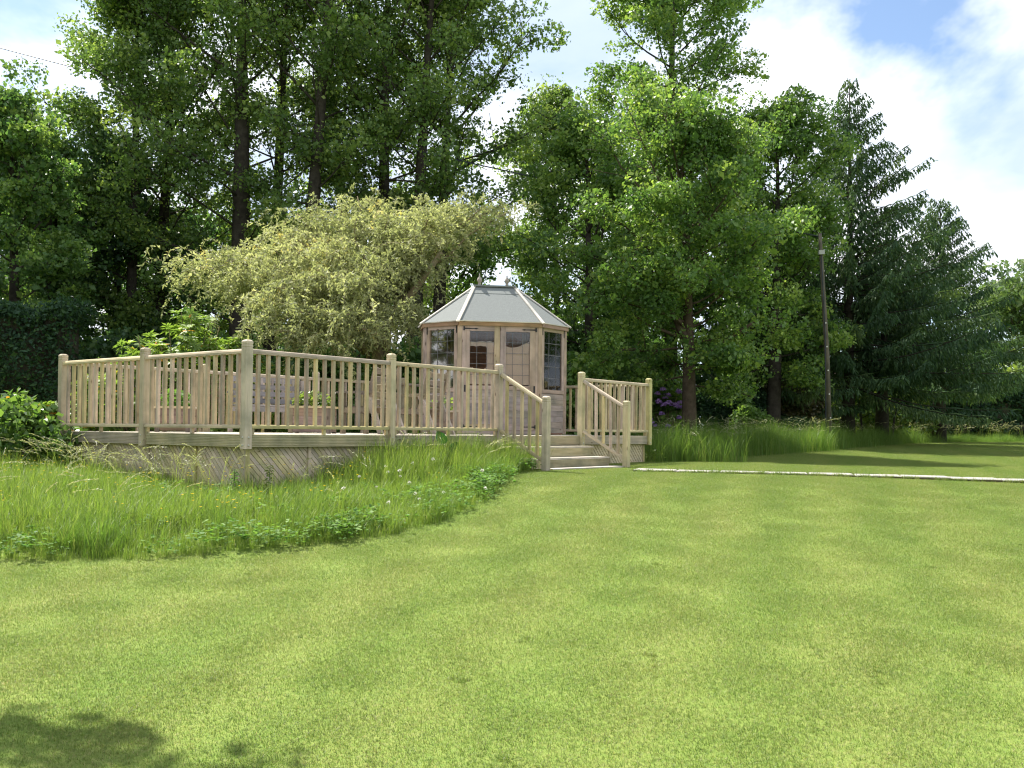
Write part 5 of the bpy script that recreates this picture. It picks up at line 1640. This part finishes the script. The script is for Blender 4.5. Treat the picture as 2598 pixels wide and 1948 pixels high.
# --- long meadow grass in front of the deck ----------------------------------
def tuft(mat, n, h0, h1, spread, w0, w1, b0, b1, tmu, seed0, nm):
    def mk(k):
        g = np.random.default_rng(seed0 + k)
        base = np.concatenate([g.normal(size=(n, 2)) * spread, np.full((n, 1), -0.01)], 1)
        return blades(nm, base, g.random(n) * 6.28, g.uniform(h0, h1, n), g.uniform(w0, w1, n), g.uniform(b0, b1, n) ** 1.3, np.clip(tmu + g.normal(size=n) * 0.18, 0, 1), mat, 4)
    return mk
def seed_tuft(k):
    """arching stems with pale seed heads"""
    g = np.random.default_rng(420 + k); n = 5
    base = np.concatenate([g.normal(size=(n, 2)) * 0.03, np.full((n, 1), 0.0)], 1)
    hd = g.normal(size=n) * 0.35 - 0.1; ln = g.uniform(0.50, 0.78, n); bd = g.uniform(0.30, 0.85, n)
    a = blades('seed_stem', base, hd, ln, np.full(n, 0.0032), bd, np.full(n, 0.75), 'meadow', 6)
    d = np.stack([np.cos(hd), np.sin(hd), np.zeros(n)], 1)
    B = []; A = []
    for t in np.linspace(0.78, 1.0, 9):
        c = base + d * (ln * bd * t * t)[:, None] + np.array([0, 0, 1.0]) * (ln * (t - 0.45 * bd * t ** 3))[:, None]
        tg = d * (2 * bd * t)[:, None] + np.array([0, 0, 1.0]) * (1 - 1.35 * bd * t * t)[:, None]
        for _ in range(2):
            B.append(c + g.normal(size=c.shape) * 0.002); A.append(unit(tg) + g.normal(size=c.shape) * 0.16)
    B = np.concatenate(B); A = np.concatenate(A)
    b = leaf_obj('seed_head', B, A, g.normal(size=B.shape), np.full(len(B), 0.030), np.full(len(B), 0.007), g.random(len(B)), 'seed', None, 0.05, 0, True)
    return join_objs([a, b])
def clover_tuft(k):
    g = np.random.default_rng(440 + k); n = 34
    c = np.concatenate([g.normal(size=(n, 2)) * 0.085, g.uniform(0.03, 0.17, (n, 1))], 1)
    B = []; A = []; Nn = []
    for j in range(3):
        a = g.random(n) * 6.28 + j * 2.094
        B.append(c); A.append(np.stack([np.cos(a), np.sin(a), g.normal(size=n) * 0.25], 1)); Nn.append(np.tile([0, 0, 1.0], (n, 1)) + g.normal(size=(n, 3)) * 0.25)
    B = np.concatenate(B); s = np.tile(g.uniform(0.022, 0.040, n), 3)
    return leaf_obj('clover_clump', B, np.concatenate(A), np.concatenate(Nn), s, s * 0.9, np.tile(np.clip(0.5 + g.normal(size=n) * 0.22, 0, 1), 3), 'clover', None, 0.08, 0, True)
def buttercup(k):
    g = np.random.default_rng(460 + k); n = 3
    base = np.concatenate([g.normal(size=(n, 2)) * 0.06, np.zeros((n, 1))], 1)
    hd = g.random(n) * 6.28; ln = g.uniform(0.30, 0.46, n); bd = g.uniform(0.05, 0.25, n)
    a = blades('flower_stem', base, hd, ln, np.full(n, 0.003), bd, np.full(n, 0.4), 'meadow', 3)
    tip = base + np.stack([np.cos(hd), np.sin(hd), np.zeros(n)], 1) * (ln * bd)[:, None] + np.array([0, 0, 1.0]) * (ln * (1 - 0.45 * bd))[:, None]
    B = np.repeat(tip, 5, 0); an = np.tile(np.arange(5) * 1.2566, n) + np.repeat(g.random(n) * 6, 5)
    A = np.stack([np.cos(an), np.sin(an), np.full(len(an), 0.35)], 1)
    b = leaf_obj('flower', B, A, np.tile([0, 0, 1.0], (len(B), 1)), np.full(len(B), 0.015), np.full(len(B), 0.015), g.random(len(B)), 'yellow', None, 0.1, 0, True)
    return join_objs([a, b])
def white_clover(k):
    g = np.random.default_rng(480 + k); n = 26
    d = unit(g.normal(size=(n, 3)))
    c = np.array([0, 0, 0.20 + 0.03 * k]) + d * 0.006
    a = blades('flower_stem', np.zeros((1, 3)), np.zeros(1), np.array([0.20 + 0.03 * k]), np.array([0.003]), np.array([0.02]), np.array([0.4]), 'meadow', 2)
    b = leaf_obj('flower', c, d + np.array([0, 0, 0.3]), g.normal(size=(n, 3)), np.full(n, 0.012), np.full(n, 0.005), g.random(n), 'white', None, 0.05, 0, True)
    return join_objs([a, b])
SHORT = proto_coll('short_meadow_tufts', [tuft('meadow', 24, 0.14, 0.30, 0.045, 0.003, 0.0055, 0.1, 1.1, 0.50, 500, 'grass_tuft')] * 5)
TALL = proto_coll('tall_meadow_tufts', [tuft('meadow', 24, 0.30, 0.60, 0.05, 0.0035, 0.006, 0.05, 0.8, 0.50, 520, 'grass_tuft')] * 5)
DKT = proto_coll('dark_meadow_tufts', [tuft('reed', 24, 0.22, 0.48, 0.05, 0.004, 0.007, 0.05, 0.9, 0.55, 540, 'grass_tuft')] * 4)
SEED = proto_coll('seed_stems', [seed_tuft] * 5)
CLOV = proto_coll('clover_clumps', [clover_tuft] * 4)
BUTT = proto_coll('buttercups', [buttercup] * 4)
WCLO = proto_coll('white_clovers', [white_clover] * 3)
GM = np.random.default_rng(601)
def sample_poly(poly, n, g):
    p = np.array(poly); lo, hi = p.min(0), p.max(0)
    out_ = []
    while sum(len(a) for a in out_) < n:
        c = g.uniform(lo, hi, (n * 3, 2))
        out_.append(c[in_poly(c[:, 0], c[:, 1], poly)])
    return np.concatenate(out_)[:n]
def edge_dist(P):
    e = np.array([(p.x, p.y) for p in EDGE]); best = np.full(len(P), 1e9)
    for i in range(len(e) - 1):
        a, b = e[i], e[i + 1]; d = b - a; t = np.clip(((P - a) @ d) / (d @ d), 0, 1)
        best = np.minimum(best, np.linalg.norm(P - a - t[:, None] * d, axis=1))
    return best
def deck_ts(P):
    rx, ry = P[:, 0] - C0.x, P[:, 1] - C0.y
    return rx * fx + ry * fy, -rx * fy + ry * fx
def vis(P):
    return (np.abs(P[:, 0]) < 0.56 * P[:, 1] + 0.6)
Pm = sample_poly(MEADOW, 10500, GM)
Pm = Pm[vis(Pm)]
ed = edge_dist(Pm)
t_, s_ = deck_ts(Pm)
# height of the sward: low at the mown edge, tall along the front skirt, lower near the corner post
k_edge = np.clip(ed / 1.0, 0, 1)
front = np.exp(-((-s_ - 0.40) / 0.75) ** 2) * np.clip((t_ - 0.25) / 1.5, 0, 1) * (s_ < 0)
crn = 1 - 0.62 * np.exp(-np.hypot(t_ - 0.3, s_ + 0.2) / 0.9)
lfs = 1 - 0.30 * np.exp(-((t_ + 0.2) / 0.6) ** 2) * (s_ > 0)
pat = 0.5 + 0.5 * np.sin(Pm[:, 0] * 2.3 + 1.0) * np.sin(Pm[:, 1] * 1.9)
u_ = GM.random(len(Pm))
is_tall = u_ < (0.09 + 0.75 * front)
put_scatter('meadow_grass', 'long unmown bright green grass in front of the deck', Pm[~is_tall], SHORT, 5, 0, 0, GM, tilt=False, scl=((0.34 + 0.80 * k_edge + 0.36 * pat) * crn * lfs)[~is_tall] * GM.uniform(0.75, 1.25, (~is_tall).sum()))
put_scatter('tall_meadow_grass', 'tallest bright grass against the lattice skirt left of the steps', Pm[is_tall], TALL, 5, 0, 0, GM, tilt=False, scl=((0.55 + 0.40 * k_edge + 0.30 * front) * crn * lfs)[is_tall] * GM.uniform(0.8, 1.2, is_tall.sum()))
# darker coarse tufts
c_ = sample_poly(MEADOW, 80, GM)
Pd = np.repeat(c_, 12, 0) + GM.normal(size=(len(c_) * 12, 2)) * 0.10
Pd = Pd[in_poly(Pd[:, 0], Pd[:, 1], MEADOW) & vis(Pd)]
put_scatter('coarse_grass', 'darker coarse tufts mixed into the meadow grass', Pd, DKT, 4, 0.6, 1.0, GM, tilt=False)
# clover along the mown edge
Pc = sample_poly(MEADOW, 9000, GM); Pc = Pc[vis(Pc)]
e2 = edge_dist(Pc); pc = np.exp(-((e2 - 0.30) / 0.60) ** 2) * np.clip((Pc[:, 0] + 4.2) / 2.0, 0.12, 1) * (0.62 + 0.38 * np.sin(Pc[:, 0] * 3.1 + Pc[:, 1] * 1.3) * np.sin(Pc[:, 0] * 1.3 + 2))
Pc = Pc[GM.random(len(Pc)) < np.where(Pc[:, 0] > -2.6, 0.46, 0.22) * pc ** 1.4 * (np.sin(Pc[:, 0] * 2.2 + 0.6) * np.sin(Pc[:, 1] * 2.9 + Pc[:, 0]) > -0.25) + 0.02]
put_scatter('clover', 'low clover and broad leaved weeds along the mown edge', Pc, CLOV, 4, 0.8, 1.35, GM, tilt=False)
# buttercups on the left, white clover in the middle
Pb = sample_poly(MEADOW, 1500, GM); Pb = Pb[vis(Pb)]
pb = np.where(Pb[:, 0] < -1.6, 0.55, 0.05) * np.clip(edge_dist(Pb) / 0.4, 0.2, 1)
Pb = Pb[GM.random(len(Pb)) < pb * (0.5 + 0.5 * np.sin(Pb[:, 0] * 2.0) * np.sin(Pb[:, 1] * 2.3 + 1))]
put_scatter('buttercups', 'small yellow buttercups dotted through the meadow grass', Pb, BUTT, 4, 0.75, 1.1, GM, tilt=False)
wc = [ground_at(u, v + 25) for u, v in [(1102, 1197), (1062, 1207), (1085, 1205), (1046, 1214), (983, 1233), (1015, 1236), (1013, 1249), (978, 1222), (910, 1250), (1038, 1264), (1125, 1284), (1222, 1246), (1230, 1276), (1052, 1312), (985, 1318), (1063, 1302), (955, 1258), (1195, 1183), (1098, 1215), (870, 1302), (700, 1290)]]
put_scatter('white_clover_flowers', 'white clover flowers standing above the grass', np.array([(p.x, p.y) for p in wc]), WCLO, 3, 0.9, 1.5, GM, tilt=False)
# arching pale seed heads before the left skirt
Ps = sample_poly(MEADOW, 1600, GM); Ps = Ps[vis(Ps)]
ts, ss = deck_ts(Ps)
pr = np.exp(-((-ts - 0.40) / 0.4) ** 2) * (ts < 0) * (ss > -0.3) * 0.55 + 0.035 + 0.12 * (Ps[:, 0] < -4.6) * np.exp(-((Ps[:, 1] - 11.5) / 1.0) ** 2)
Ps = Ps[GM.random(len(Ps)) < pr]
put_scatter('seed_grasses', 'arching pale grass seed heads leaning across the left lattice', Ps, SEED, 5, 0.75, 1.15, GM, tilt=False)

# --- tall shaded grass on the right, under the trees -------------------------
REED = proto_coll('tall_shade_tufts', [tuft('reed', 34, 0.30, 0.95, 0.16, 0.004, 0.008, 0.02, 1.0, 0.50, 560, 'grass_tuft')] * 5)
band = STRIP + [(x + 0.6, y + 3.4 + 0.06 * y) for x, y in STRIP[::-1]]
q = dk(LX + 0.1, 0.3)
Pr = sample_poly(band, 5200, GM)
extra = np.stack([GM.uniform(2.6, 4.2, 240), GM.uniform(18.4, 22, 240)], 1)
Pr = np.concatenate([Pr, extra])
Pr = Pr[~in_poly(Pr[:, 0], Pr[:, 1], DECKP)]
nz = 0.5 + 0.25 * np.sin(Pr[:, 0] * 2.1 + Pr[:, 1]) + 0.25 * np.sin(Pr[:, 0] * 4.7 - Pr[:, 1] * 1.7)
sc_ = (0.55 + 0.45 * nz) * GM.uniform(0.7, 1.3, len(Pr)) * np.where(Pr[:, 0] > 9, 0.85, 1.0) * np.where(Pr[:, 0] > 15.5, 0.6, 1.0)
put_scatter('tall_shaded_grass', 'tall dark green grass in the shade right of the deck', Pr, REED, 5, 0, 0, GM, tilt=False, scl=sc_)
Pq = Pr[GM.random(len(Pr)) < 0.045]
put_scatter('shade_seed_grasses', 'pale feathery seed heads above the shaded grass', Pq + GM.normal(size=Pq.shape) * 0.1, SEED, 5, 1.1, 1.6, GM, tilt=False)
# ground cover below the trees further back
Pu = np.stack([GM.uniform(-16, 20, 2600), GM.uniform(19, 33, 2600)], 1)
ok = ~in_poly(Pu[:, 0], Pu[:, 1], DECKP) & ((Pu[:, 0] < 0) | in_poly(Pu[:, 0], Pu[:, 1], STRIP_FULL)) & (np.abs(Pu[:, 0]) < 0.56 * Pu[:, 1] + 1)
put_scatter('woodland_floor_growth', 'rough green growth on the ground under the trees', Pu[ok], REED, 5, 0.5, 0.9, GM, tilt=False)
# weeds at the foot of the steps and the right skirt
for nm, lb, u, v in (('weed_clump', 'leafy weeds growing beside the bottom step', 1545, 1168), ('weed_clump', 'long grass and weeds at the right deck corner', 1650, 1172)):
    p = ground_at(u, v); g = np.random.default_rng(u)
    n = 70
    t = thing(nm, lb, 'plant', (p.x, p.y, zgf(p.x, p.y)), 0, 'weeds against the deck')
    base = np.concatenate([g.normal(size=(n, 2)) * 0.14, np.full((n, 1), -0.02)], 1)
    b = blades('blades', base, g.random(n) * 6.28, g.uniform(0.12, 0.38, n), g.uniform(0.006, 0.012, n), g.uniform(0.1, 1.0, n), 0.6 + g.normal(size=n) * 0.2, 'meadow', 4); b.parent = t
    pos = np.concatenate([g.normal(size=(40, 2)) * 0.13, g.uniform(0.04, 0.22, (40, 1))], 1)
    leaf_obj('leaves', pos, g.normal(size=(40, 3)), g.normal(size=(40, 3)) * .4 + np.array([0, 0, 1.0]), np.full(40, 0.06), np.full(40, 0.045), g.random(40), 'lime', t)

# --- single weeds in front of the deck ---------------------------------------
def dock_plant():
    p = dk(3.0, -0.35); z = zgf(p.x, p.y)
    t = thing('dock_plant', 'tall dock weed with large dark blue-green leaves before the grooved edge board', 'plant', (p.x, p.y, z))
    zt = at(1050, 1105, p.y).z - z
    g = np.random.default_rng(700)
    Wood().obj  # noqa
    wd = Wood(); wd.limb(wander(g, (0, 0, 0), (0, 0, 1), zt * 0.95, 5, 0.03), 0.014, 0.006, 6); wd.obj('stem', M['dock'], t)
    spec = [(-0.04, 0.02, zt - 0.12, (-0.45, -0.2, 0.9), 0.30), (0.05, 0, zt - 0.26, (0.35, -0.3, 0.9), 0.30), (0.02, 0, zt - 0.36, (0.6, -0.5, -0.45), 0.24), (-0.03, 0, zt - 0.42, (-0.6, -0.4, -0.3), 0.22), (0.0, 0.0, 0.2, (0.5, -0.7, 0.4), 0.25), (0, 0, 0.18, (-0.7, -0.4, 0.4), 0.25)]
    for (x, y, zz, d, l) in spec:
        l *= 0.78
        # broad leaf: cupped strip of quads
        d = unit(np.array(d)[None])[0]; s = unit(np.cross(d, np.array([0.2, -1, 0.3]))[None])[0]; nn = np.cross(s, d)
        prof = [(0, .01), (.15, .055), (.4, .075), (.7, .06), (.9, .03), (1, .003)]
        vs = []; fs = []
        for k, (a, w_) in enumerate(prof):
            c = np.array([x, y, zz]) + d * l * a - np.array([0, 0, 1]) * 0.10 * a * a * l
            vs += [c - s * w_ + nn * w_ * 0.3, c, c + s * w_ + nn * w_ * 0.3]
        for k in range(len(prof) - 1):
            for j in range(2):
                fs.append((k * 3 + j, k * 3 + j + 1, k * 3 + j + 4, k * 3 + j + 3))
        MB().add(vs, fs).obj('leaf', M['dock'], t, smooth=True)
dock_plant()
def leafy_weed(tt, ss, utop, vtop, seed, label, mat='lime'):
    p = dk(tt, ss); z = zgf(p.x, p.y)
    zt = at(utop, vtop, p.y).z - z
    t = thing('leafy_weed', label, 'plant', (p.x, p.y, z), 0, 'leafy weeds before the deck')
    g = np.random.default_rng(seed)
    wd = Wood(); pts = wander(g, (0, 0, 0), (0.04, 0, 1), zt, 8, 0.06); wd.limb(pts, 0.007, 0.003, 5); wd.obj('stem', M['dock'], t)
    B = []; A = []
    for k in range(38):
        f = 0.2 + 0.8 * k / 38; a = int(min(f * 8, 7)); b = pts[a] + (pts[a + 1] - pts[a]) * (f * 8 - a)
        an = k * 2.4; B.append(b); A.append((math.cos(an), math.sin(an), 0.35 - 0.5 * g.random()))
    n = len(B); s = g.uniform(0.06, 0.10, n) * np.linspace(1.15, 0.65, n)
    leaf_obj('leaves', np.array(B), np.array(A), np.tile([0, 0, 1.0], (n, 1)) + g.normal(size=(n, 3)) * 0.3, s, s * 0.42, 0.45 + g.normal(size=n) * 0.2, mat, t, 0.05, 0.2, True)
leafy_weed(3.55, -0.42, 1150, 1093, 701, 'slender leafy weed rising above the deck edge, left of the steps')
leafy_weed(0.05, -0.35, 606, 1178, 702, 'pale leafy weed growing at the front deck corner post')
leafy_weed(-0.28, -0.15, 560, 1190, 703, 'short leafy weed just left of the front deck corner', 'clover')
print('leaves', LEAF_TOTAL)
